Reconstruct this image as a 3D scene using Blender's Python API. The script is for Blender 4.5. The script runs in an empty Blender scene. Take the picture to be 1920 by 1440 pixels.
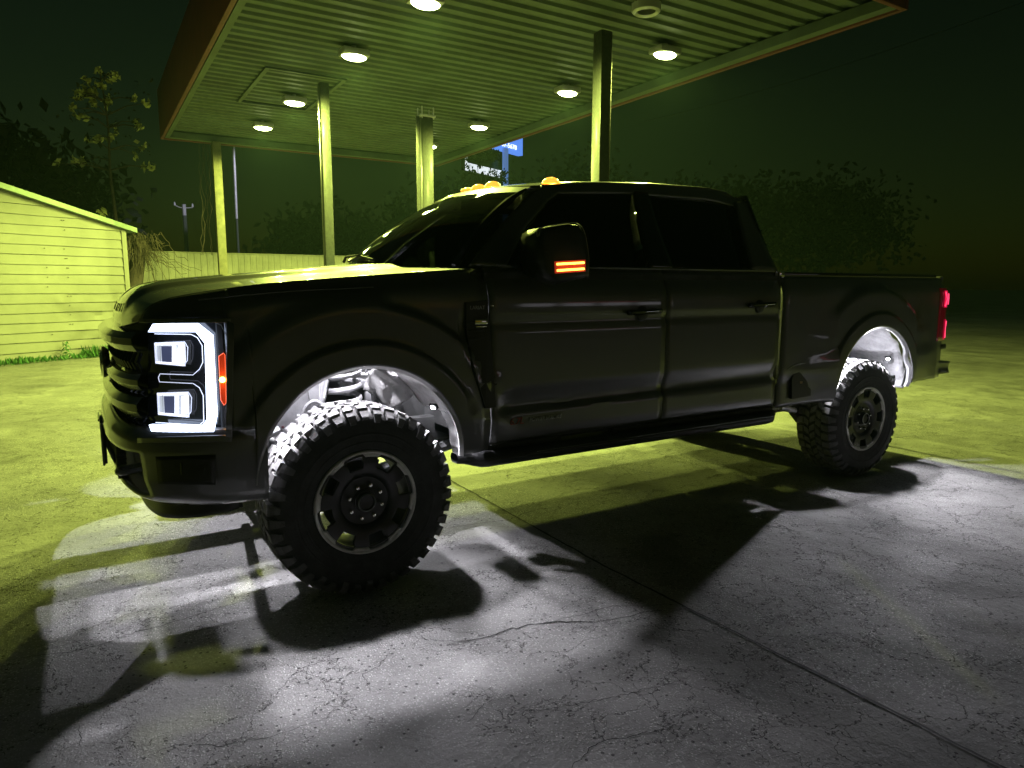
import bpy, bmesh, math, random
from math import sin, cos, pi, radians, sqrt, atan2, exp, tan
from mathutils import Vector, noise
random.seed(7)
sc = bpy.context.scene
COL = sc.collection

# ------------------------------------------------------------------ camera
CAM = Vector((-1.0683, -3.0727, 1.4962)); YAW, PITCH, ROLL, FPX = .5485, .1434, .0024, 1291.4
F_ = Vector((sin(YAW)*cos(PITCH), cos(YAW)*cos(PITCH), -sin(PITCH)))
_r = Vector((cos(YAW), -sin(YAW), 0)); _u = _r.cross(F_)
R_ = _r*cos(ROLL)+_u*sin(ROLL); U_ = _u*cos(ROLL)-_r*sin(ROLL)
cd = bpy.data.cameras.new('camera'); cam = bpy.data.objects.new('camera', cd); COL.objects.link(cam)
from mathutils import Matrix
cam.matrix_world = Matrix(((R_.x, U_.x, -F_.x, CAM.x), (R_.y, U_.y, -F_.y, CAM.y), (R_.z, U_.z, -F_.z, CAM.z), (0, 0, 0, 1)))
cd.sensor_fit = 'HORIZONTAL'; cd.sensor_width = 36; cd.lens = FPX/1920*36
cd.clip_start = .05; cd.clip_end = 2000
sc.camera = cam

# ------------------------------------------------------------------ world (night sky)
w = bpy.data.worlds.new('World'); sc.world = w; w.use_nodes = True
nt = w.node_tree; nt.nodes.clear()
sky = nt.nodes.new('ShaderNodeTexSky'); sky.sky_type = 'NISHITA'; sky.sun_disc = False
sky.sun_elevation = radians(2); sky.sun_rotation = radians(160)
mx = nt.nodes.new('ShaderNodeMix'); mx.data_type = 'RGBA'; mx.blend_type = 'MULTIPLY'; mx.inputs[0].default_value = 1
mx.inputs[7].default_value = (.62, 1.0, .48, 1)
bg = nt.nodes.new('ShaderNodeBackground'); bg.inputs[1].default_value = .0058
ow = nt.nodes.new('ShaderNodeOutputWorld')
nt.links.new(sky.outputs[0], mx.inputs[6]); nt.links.new(mx.outputs[2], bg.inputs[0]); nt.links.new(bg.outputs[0], ow.inputs[0])
sc.view_settings.view_transform = 'Standard'; sc.view_settings.look = 'None'
sc.view_settings.exposure = 0; sc.view_settings.gamma = 1
sc.render.engine = 'CYCLES'
sc.render.resolution_x = 1024; sc.render.resolution_y = 768
sc.cycles.max_bounces = 6
GREEN = (.84, 1.0, .17)       # colour of the canopy lamps
WHITE = (.93, .91, 1.0)       # colour of the rock lights
P_CANOPY, P_ROCK = 1050, 190

# ------------------------------------------------------------------ tracing helpers (pixels of the photo onto real surfaces)
def ray(x, y): return (R_*((x-960)/FPX) - U_*((y-720)/FPX) + F_)
def onY(x, y, c=0.0):
    d = ray(x, y); t = (c-CAM.y)/d.y; return CAM+d*t
def onZ(x, y, c=0.0):
    d = ray(x, y); t = (c-CAM.z)/d.z; return CAM+d*t
def onP(x, y, p, n):
    d = ray(x, y); n = Vector(n); t = (Vector(p)-CAM).dot(n)/d.dot(n); return CAM+d*t

# ------------------------------------------------------------------ mesh builder
ORG = {}
class MB:
    def __init__(s): s.v = []; s.f = []; s.mi = []
    def add(s, vs, fs, m=0):
        b = len(s.v); s.v += [Vector(p) for p in vs]; s.f += [tuple(b+i for i in f) for f in fs]; s.mi += [m]*len(fs); return s
    def box(s, lo, hi, m=0):
        x0, y0, z0 = lo; x1, y1, z1 = hi
        return s.add([(x0,y0,z0),(x1,y0,z0),(x1,y1,z0),(x0,y1,z0),(x0,y0,z1),(x1,y0,z1),(x1,y1,z1),(x0,y1,z1)],
                     [(0,3,2,1),(4,5,6,7),(0,1,5,4),(1,2,6,5),(2,3,7,6),(3,0,4,7)], m)
    def bbox(s, lo, hi, b=.01, m=0):
        # box with chamfered edges
        bm = bmesh.new(); bmesh.ops.create_cube(bm, size=1)
        lo = Vector(lo); hi = Vector(hi); c = (lo+hi)/2; d = hi-lo
        for v in bm.verts: v.co = Vector((v.co.x*d.x, v.co.y*d.y, v.co.z*d.z))+c
        bmesh.ops.bevel(bm, geom=list(bm.edges), offset=b, segments=2, profile=.5, affect='EDGES')
        bm.verts.index_update(); s.add([v.co.copy() for v in bm.verts], [[v.index for v in f.verts] for f in bm.faces], m); bm.free(); return s
    def grid(s, fn, nu, nv, m=0, closed=False, skip=None):
        vs = [fn(i/nu, j/nv) for j in range(nv+1) for i in range(nu+1)]
        fs = []
        for j in range(nv):
            for i in range(nu):
                if skip and skip((i+.5)/nu, (j+.5)/nv): continue
                a = j*(nu+1)+i; fs.append((a, a+1, a+nu+2, a+nu+1))
        return s.add(vs, fs, m)
    def tube(s, pts, r, n=8, cap=True, m=0):
        pts = [Vector(p) for p in pts]; k = len(pts)
        rs = r if isinstance(r, (list, tuple)) else [r]*k
        vs = []; up = Vector((0.13, .21, 1)).normalized()
        pv = None
        for i, p in enumerate(pts):
            t = (pts[min(i+1, k-1)]-pts[max(i-1, 0)])
            if t.length < 1e-9: t = Vector((0, 0, 1))
            t.normalize()
            a = t.cross(up)
            if a.length < 1e-3: a = t.cross(Vector((1, 0, 0)))
            a.normalize()
            if pv is not None:
                a = (pv - t*pv.dot(t)); a.normalize()
            pv = a; b = t.cross(a)
            for q in range(n):
                an = 2*pi*q/n; vs.append(p+(a*cos(an)+b*sin(an))*rs[i])
        fs = []
        for i in range(k-1):
            for q in range(n):
                fs.append((i*n+q, i*n+(q+1) % n, (i+1)*n+(q+1) % n, (i+1)*n+q))
        if cap: fs.append(tuple(range(n))[::-1]); fs.append(tuple((k-1)*n+q for q in range(n)))
        return s.add(vs, fs, m)
    def lathe(s, prof, n=48, c=(0, 0, 0), axis='y', m=0, a0=0, a1=2*pi):
        # prof: (offset along axis, radius)
        vs = []; full = abs(a1-a0-2*pi) < 1e-6; k = len(prof); cnt = n if full else n+1
        for q in range(cnt):
            an = a0+(a1-a0)*q/n
            for (o, r) in prof:
                if axis == 'y': vs.append((c[0]+r*sin(an), c[1]+o, c[2]+r*cos(an)))
                elif axis == 'z': vs.append((c[0]+r*cos(an), c[1]+r*sin(an), c[2]+o))
                else: vs.append((c[0]+o, c[1]+r*cos(an), c[2]+r*sin(an)))
        fs = []
        for q in range(n):
            q2 = (q+1) % cnt
            for i in range(k-1): fs.append((q*k+i, q2*k+i, q2*k+i+1, q*k+i+1))
        return s.add(vs, fs, m)
    def prism(s, poly, d, m=0):
        # poly: list of 3D points (planar), d: offset vector
        n = len(poly); d = Vector(d); poly = [Vector(p) for p in poly]
        return s.add(poly+[p+d for p in poly], [tuple(range(n))[::-1], tuple(range(n, 2*n))]+[(i, (i+1) % n, n+(i+1) % n, n+i) for i in range(n)], m)
    def build(s, name, mat, parent=None, org=None, smooth=True, solid=0, bevel=0, angle=35, solid_off=-1, split=False):
        if split:      # one object per connected piece
            par = list(range(len(s.v)))
            def find(i):
                while par[i] != i: par[i] = par[par[i]]; i = par[i]
                return i
            for f in s.f:
                r0 = find(f[0])
                for i in f[1:]: par[find(i)] = r0
            grp = {}
            for f, mi in zip(s.f, s.mi): grp.setdefault(find(f[0]), []).append((f, mi))
            out = None
            for fl_ in grp.values():
                idx = sorted({i for f, _ in fl_ for i in f}); mp_ = {i: k for k, i in enumerate(idx)}
                q = MB(); q.v = [s.v[i] for i in idx]; q.f = [tuple(mp_[i] for i in f) for f, _ in fl_]; q.mi = [m_ for _, m_ in fl_]
                out = q.build(name, mat, parent, org, smooth, solid, bevel, angle, solid_off)
            return out
        me = bpy.data.meshes.new(name)
        o_ = Vector(org) if org is not None else (ORG[parent] if parent is not None else Vector((0, 0, 0)))
        me.from_pydata([tuple(v-o_) for v in s.v], [], s.f)
        mats = mat if isinstance(mat, list) else [mat]
        for m in mats: me.materials.append(m)
        if len(mats) > 1: me.polygons.foreach_set('material_index', s.mi)
        me.validate(); me.update()
        if smooth:
            me.polygons.foreach_set('use_smooth', [True]*len(me.polygons))
            try: me.set_sharp_from_angle(angle=radians(angle))
            except Exception: pass
        o = bpy.data.objects.new(name, me); COL.objects.link(o); ORG[o] = o_
        if parent is not None:
            o.parent = parent; o.location = o_-ORG[parent]
        else: o.location = o_
        if solid:
            md = o.modifiers.new('solid', 'SOLIDIFY'); md.thickness = solid; md.offset = solid_off
        if bevel:
            md = o.modifiers.new('bevel', 'BEVEL'); md.width = bevel; md.segments = 2; md.limit_method = 'ANGLE'; md.angle_limit = radians(40)
        return o
def thing(name, label, cat, loc, group=None):
    o = bpy.data.objects.new(name, None); COL.objects.link(o); o.location = loc; ORG[o] = Vector(loc)
    o.empty_display_size = .2
    return tag(o, label, cat, group)
def tag(o, label, cat, group=None, kind=None):
    o['label'] = label; o['category'] = cat
    if group: o['group'] = group
    if kind: o['kind'] = kind
    return o
def struct(o, kind='structure', label=None):
    o['kind'] = kind
    if label: o['label'] = label
    return o
def lerp(a, b, t): return a+(b-a)*t
def sst(a, b, x):
    t = max(0, min(1, (x-a)/(b-a))); return t*t*(3-2*t)
def interp(tab, x):
    if x <= tab[0][0]: return tab[0][1]
    for (a, b), (c, d) in zip(tab, tab[1:]):
        if x <= c: return b+(d-b)*(x-a)/(c-a)
    return tab[-1][1]
def smooth_path(pts, n):
    # Catmull-Rom through pts
    P = [Vector(p) for p in pts]; out = []
    for i in range(len(P)-1):
        p0 = P[max(i-1, 0)]; p1 = P[i]; p2 = P[i+1]; p3 = P[min(i+2, len(P)-1)]
        for k in range(n):
            t = k/n; out.append(.5*((2*p1)+(p2-p0)*t+(2*p0-5*p1+4*p2-p3)*t*t+(3*p1-p0-3*p2+p3)*t*t*t))
    out.append(P[-1]); return out

# ------------------------------------------------------------------ materials
def mat(name, col=(.5, .5, .5), rough=.5, metal=0, emis=None, estr=0, coat=0, coat_r=.05, ior=1.5, noise_amt=0, nscale=8, bump=0, bscale=60, trans=0, alpha=1, rvar=0):
    m = bpy.data.materials.new(name); m.use_nodes = True; nt = m.node_tree
    p = nt.nodes['Principled BSDF']
    p.inputs['Base Color'].default_value = (*col, 1); p.inputs['Roughness'].default_value = rough
    p.inputs['Metallic'].default_value = metal; p.inputs['IOR'].default_value = ior
    p.inputs['Coat Weight'].default_value = coat; p.inputs['Coat Roughness'].default_value = coat_r
    p.inputs['Transmission Weight'].default_value = trans; p.inputs['Alpha'].default_value = alpha
    if emis: p.inputs['Emission Color'].default_value = (*emis, 1); p.inputs['Emission Strength'].default_value = estr
    tc = nt.nodes.new('ShaderNodeTexCoord')
    if noise_amt or rvar:
        n = nt.nodes.new('ShaderNodeTexNoise'); n.inputs['Scale'].default_value = nscale; n.inputs['Detail'].default_value = 6; n.inputs['Roughness'].default_value = .65
        nt.links.new(tc.outputs['Object'], n.inputs['Vector'])
    if noise_amt:
        r = nt.nodes.new('ShaderNodeMapRange'); r.inputs[1].default_value = .3; r.inputs[2].default_value = .7; r.inputs[3].default_value = 1-noise_amt; r.inputs[4].default_value = 1+noise_amt
        v = nt.nodes.new('ShaderNodeVectorMath'); v.operation = 'SCALE'; v.inputs[0].default_value = col
        nt.links.new(n.outputs[0], r.inputs[0]); nt.links.new(r.outputs[0], v.inputs['Scale']); nt.links.new(v.outputs[0], p.inputs['Base Color'])
    if rvar:
        r = nt.nodes.new('ShaderNodeMapRange'); r.inputs[1].default_value = .3; r.inputs[2].default_value = .7; r.inputs[3].default_value = max(.02, rough-rvar); r.inputs[4].default_value = rough+rvar
        nt.links.new(n.outputs[0], r.inputs[0]); nt.links.new(r.outputs[0], p.inputs['Roughness'])
    if bump:
        n2 = nt.nodes.new('ShaderNodeTexNoise'); n2.inputs['Scale'].default_value = bscale; n2.inputs['Detail'].default_value = 4
        nt.links.new(tc.outputs['Object'], n2.inputs['Vector'])
        b = nt.nodes.new('ShaderNodeBump'); b.inputs['Strength'].default_value = bump; b.inputs['Distance'].default_value = .01
        nt.links.new(n2.outputs[0], b.inputs['Height']); nt.links.new(b.outputs[0], p.inputs['Normal'])
    return m
M = {}
M['paint'] = mat('dark_grey_paint', (.10, .101, .104), .40, .25, coat=1, coat_r=.06, rvar=.04, nscale=3)
M['black'] = mat('black_plastic', (.014, .014, .015), .45, noise_amt=.25, bump=.1, bscale=200)
M['gloss'] = mat('gloss_black', (.01, .01, .012), .12, coat=.6)
M['rubber'] = mat('tyre_rubber', (.030, .029, .029), .78, noise_amt=.35, nscale=14, bump=.25, bscale=90)
M['tread'] = mat('tyre_tread_rubber', (.10, .098, .098), .8, noise_amt=.3, nscale=22, bump=.3, bscale=120)
M['rimblack'] = mat('rim_dark', (.022, .020, .021), .35, .3, rvar=.08, nscale=10)
M['machined'] = mat('machined_aluminium', (.55, .54, .52), .42, .25, noise_amt=.12, nscale=30)
M['chrome'] = mat('chrome', (.75, .75, .76), .14, 1)
M['steel'] = mat('bare_steel', (.25, .25, .26), .42, .55, noise_amt=.3, nscale=12)
M['felt'] = mat('liner_felt', (.28, .275, .275), .92, noise_amt=.3, nscale=9, bump=.5, bscale=260)
M['under'] = mat('underbody', (.03, .03, .03), .7, .2, noise_amt=.5, nscale=6)
M['glass'] = mat('tinted_glass', (.008, .010, .009), .03, coat=1, ior=1.5)
def glassmat(name, tint, fac):
    m = bpy.data.materials.new(name); m.use_nodes = True; nt = m.node_tree; nt.nodes.clear()
    t = nt.nodes.new('ShaderNodeBsdfTransparent'); t.inputs[0].default_value = (*tint, 1)
    g = nt.nodes.new('ShaderNodeBsdfGlossy'); g.inputs['Roughness'].default_value = .02
    f = nt.nodes.new('ShaderNodeFresnel'); f.inputs[0].default_value = 1.5
    x = nt.nodes.new('ShaderNodeMixShader'); o = nt.nodes.new('ShaderNodeOutputMaterial')
    nt.links.new(f.outputs[0], x.inputs[0]); nt.links.new(t.outputs[0], x.inputs[1]); nt.links.new(g.outputs[0], x.inputs[2]); nt.links.new(x.outputs[0], o.inputs[0])
    return m
M['windshield'] = glassmat('windshield_glass', (.45, .5, .46), .1)
M['sideglass'] = glassmat('side_glass', (.10, .11, .10), .1)
M['drl'] = mat('headlamp_light_tube', (.8, .8, .85), .3, emis=(.62, .74, 1.0), estr=5)
M['drlthin'] = mat('headlamp_light_line', (.8, .8, .85), .25, emis=(.70, .76, 1.0), estr=.9)
M['proj'] = mat('headlamp_projector', (.7, .7, .75), .15, .3, emis=(.78, .85, 1.0), estr=.55, noise_amt=.2, nscale=60)
M['projhot'] = mat('headlamp_projector_bright', (.8, .8, .85), .15, emis=(.84, .9, 1.0), estr=2.5)
M['projdark'] = mat('headlamp_lens_dark', (.08, .08, .12), .08, .2, emis=(.30, .36, .75), estr=.16)
M['amber'] = mat('amber_lit', (.8, .25, .02), .3, emis=(1, .33, .02), estr=6)
M['amberhot'] = mat('amber_bulb', (.8, .5, .1), .3, emis=(1, .62, .08), estr=22)
M['amberlens'] = mat('amber_lens', (.5, .07, .02), .2, emis=(1, .06, .01), estr=.16)
M['cab_amber'] = mat('clearance_amber', (.8, .4, .05), .25, emis=(1, .40, .04), estr=1.6)
M['red'] = mat('tail_lens_red', (.4, .005, .02), .2, emis=(1, .01, .09), estr=.55)
M['reddark'] = mat('tail_lens_dark_red', (.12, .004, .01), .15, coat=.5, emis=(1, .01, .06), estr=.03)
M['whitelamp'] = mat('rock_light_lens', (.9, .9, .9), .3, emis=(.85, .9, 1), estr=60)
M['canlamp'] = mat('canopy_lamp_lens', (.9, .9, .9), .3, emis=(.86, 1.0, .42), estr=30)
M['badge_red'] = mat('badge_red', (.28, .03, .03), .35)
M['badge_grey'] = mat('badge_grey', (.30, .31, .31), .3, .6)
M['dark_badge'] = mat('badge_black', (.03, .03, .03), .4, .2)
M['emblem'] = mat('emblem_blue', (.02, .05, .16), .2, coat=1)
M['deck'] = mat('canopy_deck_metal', (.042, .062, .045), .6, noise_amt=.45, nscale=1.1, bump=.1)
M['fascia'] = mat('canopy_fascia_red', (.08, .014, .012), .6, noise_amt=.3, nscale=3)
M['beam'] = mat('canopy_beam_paint', (.10, .11, .10), .5, noise_amt=.3, nscale=5)
M['fixture'] = mat('fixture_metal', (.35, .36, .35), .4, .4)
M['post'] = mat('painted_post', (.022, .026, .02), .5, .0, noise_amt=.5, nscale=22, bump=.6, bscale=45, coat=.12, coat_r=.2)
M['woodpost'] = mat('yellow_post', (.09, .085, .05), .75, noise_amt=.35, nscale=9, bump=.4, bscale=30)
M['siding'] = mat('cream_siding', (.21, .21, .18), .6, noise_amt=.16, nscale=1.4, bump=.15, bscale=7)
M['trim'] = mat('roof_edge_metal', (.20, .26, .20), .5, .3, noise_amt=.2)
M['fence'] = mat('metal_fence', (.40, .40, .34), .6, noise_amt=.28, nscale=1.3)
M['bark'] = mat('bark', (.045, .034, .03), .9, noise_amt=.4, nscale=12, bump=.8, bscale=30)
M['vine'] = mat('dry_vine', (.05, .038, .028), .9, noise_amt=.4, nscale=12)
M['leaf_lit'] = mat('lit_leaf', (.34, .36, .15), .6, noise_amt=.35, nscale=5)  # bright leaf colour stands in for light falling on the bunches
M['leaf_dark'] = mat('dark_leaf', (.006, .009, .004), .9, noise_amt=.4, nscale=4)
M['grass'] = mat('weed_green', (.05, .15, .035), .7, noise_amt=.4, nscale=9)
M['crack'] = mat('crack_dark', (.014, .014, .013), .95)
M['joint'] = mat('joint_filler', (.022, .022, .022), .8, noise_amt=.4, nscale=25)
M['interior'] = mat('cabin_trim', (.03, .03, .03), .7)
M['seat'] = mat('seat_leather', (.045, .04, .035), .5)
M['signblue'] = mat('lit_sign_blue', (.05, .15, .6), .5, emis=(.12, .30, 1.0), estr=.9)
M['signwhite'] = mat('lit_sign_white', (.8, .8, .8), .5, emis=(.85, .92, 1.0), estr=.95)
M['texthot'] = mat('lit_letters', (.9, .9, .9), .5, emis=(.9, .95, 1.0), estr=1.6)
M['signdark'] = mat('sign_screen_off', (.01, .01, .01), .3)
M['polemetal'] = mat('galvanised_pole', (.55, .55, .58), .45, .3, noise_amt=.15)
M['wire'] = mat('wire', (.05, .055, .05), .6)
M['cable'] = mat('cable_sleeve', (.14, .14, .145), .6)
M['bolt'] = mat('liner_bolt', (.55, .55, .57), .35, .6)

def ground_material():
    m = bpy.data.materials.new('worn_concrete'); m.use_nodes = True; nt = m.node_tree; N = nt.nodes.new; L = nt.links.new
    p = nt.nodes['Principled BSDF']; tc = N('ShaderNodeTexCoord')
    def noi(s, d=5, r=.6):
        n = N('ShaderNodeTexNoise'); n.inputs['Scale'].default_value = s; n.inputs['Detail'].default_value = d; n.inputs['Roughness'].default_value = r
        L(tc.outputs['Object'], n.inputs['Vector']); return n
    def vor(s, feat='F1'):
        n = N('ShaderNodeTexVoronoi'); n.inputs['Scale'].default_value = s; n.feature = feat; L(tc.outputs['Object'], n.inputs['Vector']); return n
    def mr(src, a, b, c, d, clamp=True):
        r = N('ShaderNodeMapRange'); r.inputs[1].default_value = a; r.inputs[2].default_value = b; r.inputs[3].default_value = c; r.inputs[4].default_value = d
        r.clamp = clamp; L(src, r.inputs[0]); return r.outputs[0]
    def mth(op, a, b):
        x = N('ShaderNodeMath'); x.operation = op
        for i, q in enumerate((a, b)):
            if isinstance(q, (int, float)): x.inputs[i].default_value = q
            else: L(q, x.inputs[i])
        return x.outputs[0]
    def mixc(f, a, b, bt='MIX'):
        x = N('ShaderNodeMix'); x.data_type = 'RGBA'; x.blend_type = bt
        if isinstance(f, (int, float)): x.inputs[0].default_value = f
        else: L(f, x.inputs[0])
        for k, q in ((6, a), (7, b)):
            if isinstance(q, tuple): x.inputs[k].default_value = (*q, 1)
            else: L(q, x.inputs[k])
        return x.outputs[2]
    big = noi(.35, 4); mid = noi(2.2, 6, .7); fine = noi(60, 4, .7); grit = noi(220, 2, .6)
    base = mixc(mr(big.outputs[0], .35, .65, 0, 1), (.26, .255, .25), (.42, .415, .40))
    base = mixc(mr(mid.outputs[0], .3, .7, .55, 1.0), (0, 0, 0), base)      # mottling as soil
    base = mixc(mr(fine.outputs[0], .3, .7, .25, 0), base, (.06, .058, .055))
    # exposed stones, only where the paste has worn off
    wn = noi(90, 2, .5); wv_ = N('ShaderNodeVectorMath'); wv_.operation = 'SCALE'; wv_.inputs['Scale'].default_value = .014; L(wn.outputs['Color'], wv_.inputs[0])
    wa_ = N('ShaderNodeVectorMath'); L(tc.outputs['Object'], wa_.inputs[0]); L(wv_.outputs[0], wa_.inputs[1])
    ag = vor(105); L(wa_.outputs[0], ag.inputs['Vector']); agc = mr(ag.outputs['Distance'], .30, .46, 1, 0)
    worn = noi(.8, 3, .5); wm = mr(worn.outputs[0], .46, .60, 0, 1)
    rnd = N('ShaderNodeSeparateColor'); L(ag.outputs['Color'], rnd.inputs[0])
    stone = mth('MULTIPLY', agc, mth('GREATER_THAN', rnd.outputs[0], .45)); stone = mth('MULTIPLY', stone, mr(worn.outputs[0], .40, .58, .12, 1))
    base = mixc(stone, base, mixc(rnd.outputs[1], (.36, .35, .34), (.62, .61, .59)))
    pit = vor(45); pr_ = N('ShaderNodeSeparateColor'); L(pit.outputs['Color'], pr_.inputs[0])
    pits = mth('MULTIPLY', mth('LESS_THAN', pit.outputs['Distance'], .28), mth('GREATER_THAN', pr_.outputs[0], .86))
    base = mixc(mth('MULTIPLY', pits, .8), base, (.02, .02, .02))
    # hairline cracks
    dn = noi(3.0, 5, .7)
    va = N('ShaderNodeVectorMath'); va.operation = 'SCALE'; va.inputs['Scale'].default_value = .45; L(dn.outputs['Color'], va.inputs[0])
    vb = N('ShaderNodeVectorMath'); L(tc.outputs['Object'], vb.inputs[0]); L(va.outputs[0], vb.inputs[1])
    def cracks(s, wd, mask_scale, lo):
        c = N('ShaderNodeTexVoronoi'); c.feature = 'DISTANCE_TO_EDGE'; c.inputs['Scale'].default_value = s; L(vb.outputs[0], c.inputs['Vector'])
        k = mr(c.outputs['Distance'], 0, wd, 1, 0); return mth('MULTIPLY', k, mr(noi(mask_scale, 2).outputs[0], lo, lo+.06, 0, 1))
    cr = mth('MAXIMUM', cracks(1.3, .004, .9, .42), cracks(5.5, .014, 1.7, .47))
    base = mixc(mth('MULTIPLY', cr, .85), base, (.02, .02, .019))
    # oil stains
    oil = mr(noi(.9, 3, .5).outputs[0], .60, .72, 0, .5)
    base = mixc(oil, base, (.05, .05, .05))
    L(base, p.inputs['Base Color'])
    L(mth('SUBTRACT', mr(mid.outputs[0], .3, .7, .70, .9), mth('MULTIPLY', stone, .55)), p.inputs['Roughness'])
    h = mth('ADD', mth('MULTIPLY', fine.outputs[0], .5), mth('MULTIPLY', grit.outputs[0], .25))
    h = mth('ADD', h, mth('MULTIPLY', mth('MULTIPLY', agc, wm), .35))
    h = mth('ADD', h, mth('MULTIPLY', stone, .25))
    h = mth('SUBTRACT', h, mth('MULTIPLY', cr, 1.6)); h = mth('SUBTRACT', h, mth('MULTIPLY', pits, .9))
    b = N('ShaderNodeBump'); b.inputs['Strength'].default_value = .9; b.inputs['Distance'].default_value = .008; L(h, b.inputs['Height'])
    b2 = N('ShaderNodeBump'); b2.inputs['Strength'].default_value = .6; b2.inputs['Distance'].default_value = .05; L(mid.outputs[0], b2.inputs['Height']); L(b.outputs[0], b2.inputs['Normal'])
    b3 = N('ShaderNodeBump'); b3.inputs['Strength'].default_value = 1; b3.inputs['Distance'].default_value = .16; L(noi(.9, 2, .45).outputs[0], b3.inputs['Height']); L(b2.outputs[0], b3.inputs['Normal'])
    L(b3.outputs[0], p.inputs['Normal'])
    return m
M['ground'] = ground_material()

# ------------------------------------------------------------------ ground, joint and cracks
g = MB(); g.add([(-160, -60, 0), (260, -60, 0), (260, 260, 0), (-160, 260, 0)], [(0, 1, 2, 3)])
struct(g.build('ground', M['ground'], smooth=False))
def strip_line(pts, wfn, z, step=.02, jit=.006, seed=0.0):
    b = MB(); P = []
    for a, c in zip(pts, pts[1:]):
        a = Vector(a); c = Vector(c); n = max(1, int((c-a).length/step))
        for k in range(n): P.append(a.lerp(c, k/n))
    P.append(Vector(pts[-1])); vs = []; n = len(P)
    for i, p in enumerate(P):
        t = (P[min(i+1, n-1)]-P[max(i-1, 0)]).normalized(); q = Vector((-t.y, t.x))
        s = noise.noise(Vector((p.x*9, p.y*9, seed)))*jit*2+noise.noise(Vector((p.x*40, p.y*40, seed)))*jit
        wd = wfn(i/(n-1))*(.65+.8*abs(noise.noise(Vector((p.x*30, p.y*30, seed+5)))))
        a = p+q*(s+wd/2); c = p+q*(s-wd/2); vs += [(a.x, a.y, z), (c.x, c.y, z)]
    return b.add(vs, [(2*i, 2*i+1, 2*i+3, 2*i+2) for i in range(n-1)])
jb = strip_line([(1.315, -3.2), (1.19, -.3), (1.21, 1.34), (1.2, 24)], lambda t: .016, .004, .03, .003, 3)
struct(jb.build('ground_joint', M['joint'], smooth=False))
CR = [([(-1.475, .184), (-1.239, .112), (-.903, .168), (-.804, .194), (-.654, .224), (-.428, .271)], .009),
      ([(-.739, .184), (-.65, .031), (-.6, .0)], .006),
      ([(.05, -.56), (.25, -.66), (.417, -.647), (.614, -.692), (.798, -.804), (.994, -.833), (1.21, -.921)], .013),
      ([(.55, -.66), (.75, -.71), (.98, -.74), (1.20, -.86)], .006),
      ([(.0, -1.46), (.113, -1.497), (.307, -1.44), (.5, -1.518), (.702, -1.45)], .006),
      ([(.105, -1.159), (.182, -1.213), (.382, -1.25), (.568, -1.308), (.847, -1.332)], .006),
      ([(-1.097, -.75), (-.928, -.733), (-.796, -.829), (-.631, -.849), (-.42, -.876)], .006),
      ([(-.292, -.787), (-.258, -.664), (-.194, -.637), (-.1, -.55)], .005),
      ([(.734, .633), (1.121, .572), (1.415, .643), (1.601, .596)], .010),
      ([(-.102, -1.069), (-.046, -1.12), (.023, -1.091), (.138, -1.047)], .006),
      ([(-1.198, -.456), (-1.19, -.59)], .006), ([(.9, .6), (1.1, .42), (1.45, .40), (1.9, .52)], .008),
      ([(1.25, -1.35), (1.6, -1.2), (1.9, -1.25), (2.3, -1.0)], .004)]
cb = MB()
for i, (pts, wd) in enumerate(CR):
    s_ = strip_line([Vector((a, b_)) for a, b_ in pts], lambda t, wd=wd: wd*.55*(.25+.75*sin(pi*min(1, max(.02, t)))), .0025, .012, .012, i*3.1)
    cb.add(s_.v, s_.f)
struct(cb.build('ground_cracks', M['crack'], smooth=False), 'stuff', 'long dark cracks running through the worn concrete')

# ------------------------------------------------------------------ canopy
CX0, CX1, CY0, CY1, CZ = .5, 6.68, 1.55, 13.3, 4.45
can = thing('canopy', 'large flat filling station canopy with ribbed metal underside and dull red fascia', 'canopy', (CX0+3, CY0+6, 0))
d = MB(); y = CY0+.02; k = 0; vs = []
prof = []
while y < CY1-.1:
    prof += [(y, 4.635), (y+.10, 4.635), (y+.12, 4.60), (y+.21, 4.60)]; y += .23
for (yy, zz) in prof: vs += [(CX0+.03, yy, zz), (CX1-.03, yy, zz)]
d.add(vs, [(2*i, 2*i+1, 2*i+3, 2*i+2) for i in range(len(prof)-1)])
d.build('deck', M['deck'], can, smooth=False)
MB().box((CX0+.02, CY0+.02, 4.70), (CX1-.02, CY1-.02, 4.9)).build('roof', M['beam'], can, smooth=False)
for nm, lo, hi in (('a', (CX0-.06, CY0-.06, CZ), (CX0, CY1+.06, 5.42)), ('b', (CX1, CY0-.06, CZ), (CX1+.06, CY1+.06, 5.42)),
                   ('c', (CX0, CY0-.06, CZ), (CX1, CY0, 5.42)), ('d', (CX0, CY1, CZ), (CX1, CY1+.06, 5.42))):
    MB().bbox(lo, hi, .008).build('fascia', M['fascia'], can)
b = MB(); b.box((CX0+.02, CY1-.16, 4.47), (CX1-.02, CY1-.02, 4.59)); b.box((CX1-.16, CY0+.02, 4.47), (CX1-.02, CY1-.18, 4.59)); b.box((CX0+.02, CY0+.02, 4.47), (CX0+.10, CY1-.18, 4.59))
b.build('edge_trim', M['deck'], can, smooth=False)
# raised access panel
b = MB(); p0 = onZ(430, 95, 4.55); p1 = onZ(588, 190, 4.55)
b.box((1.35, 7.7, 4.575), (2.55, 7.76, 4.598)); b.box((1.35, 9.9, 4.575), (2.55, 9.96, 4.598)); b.box((1.35, 7.76, 4.575), (1.41, 9.9, 4.598)); b.box((2.49, 7.76, 4.575), (2.55, 9.9, 4.598))
b.build('panel_frame', M['deck'], can, smooth=False)

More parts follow.
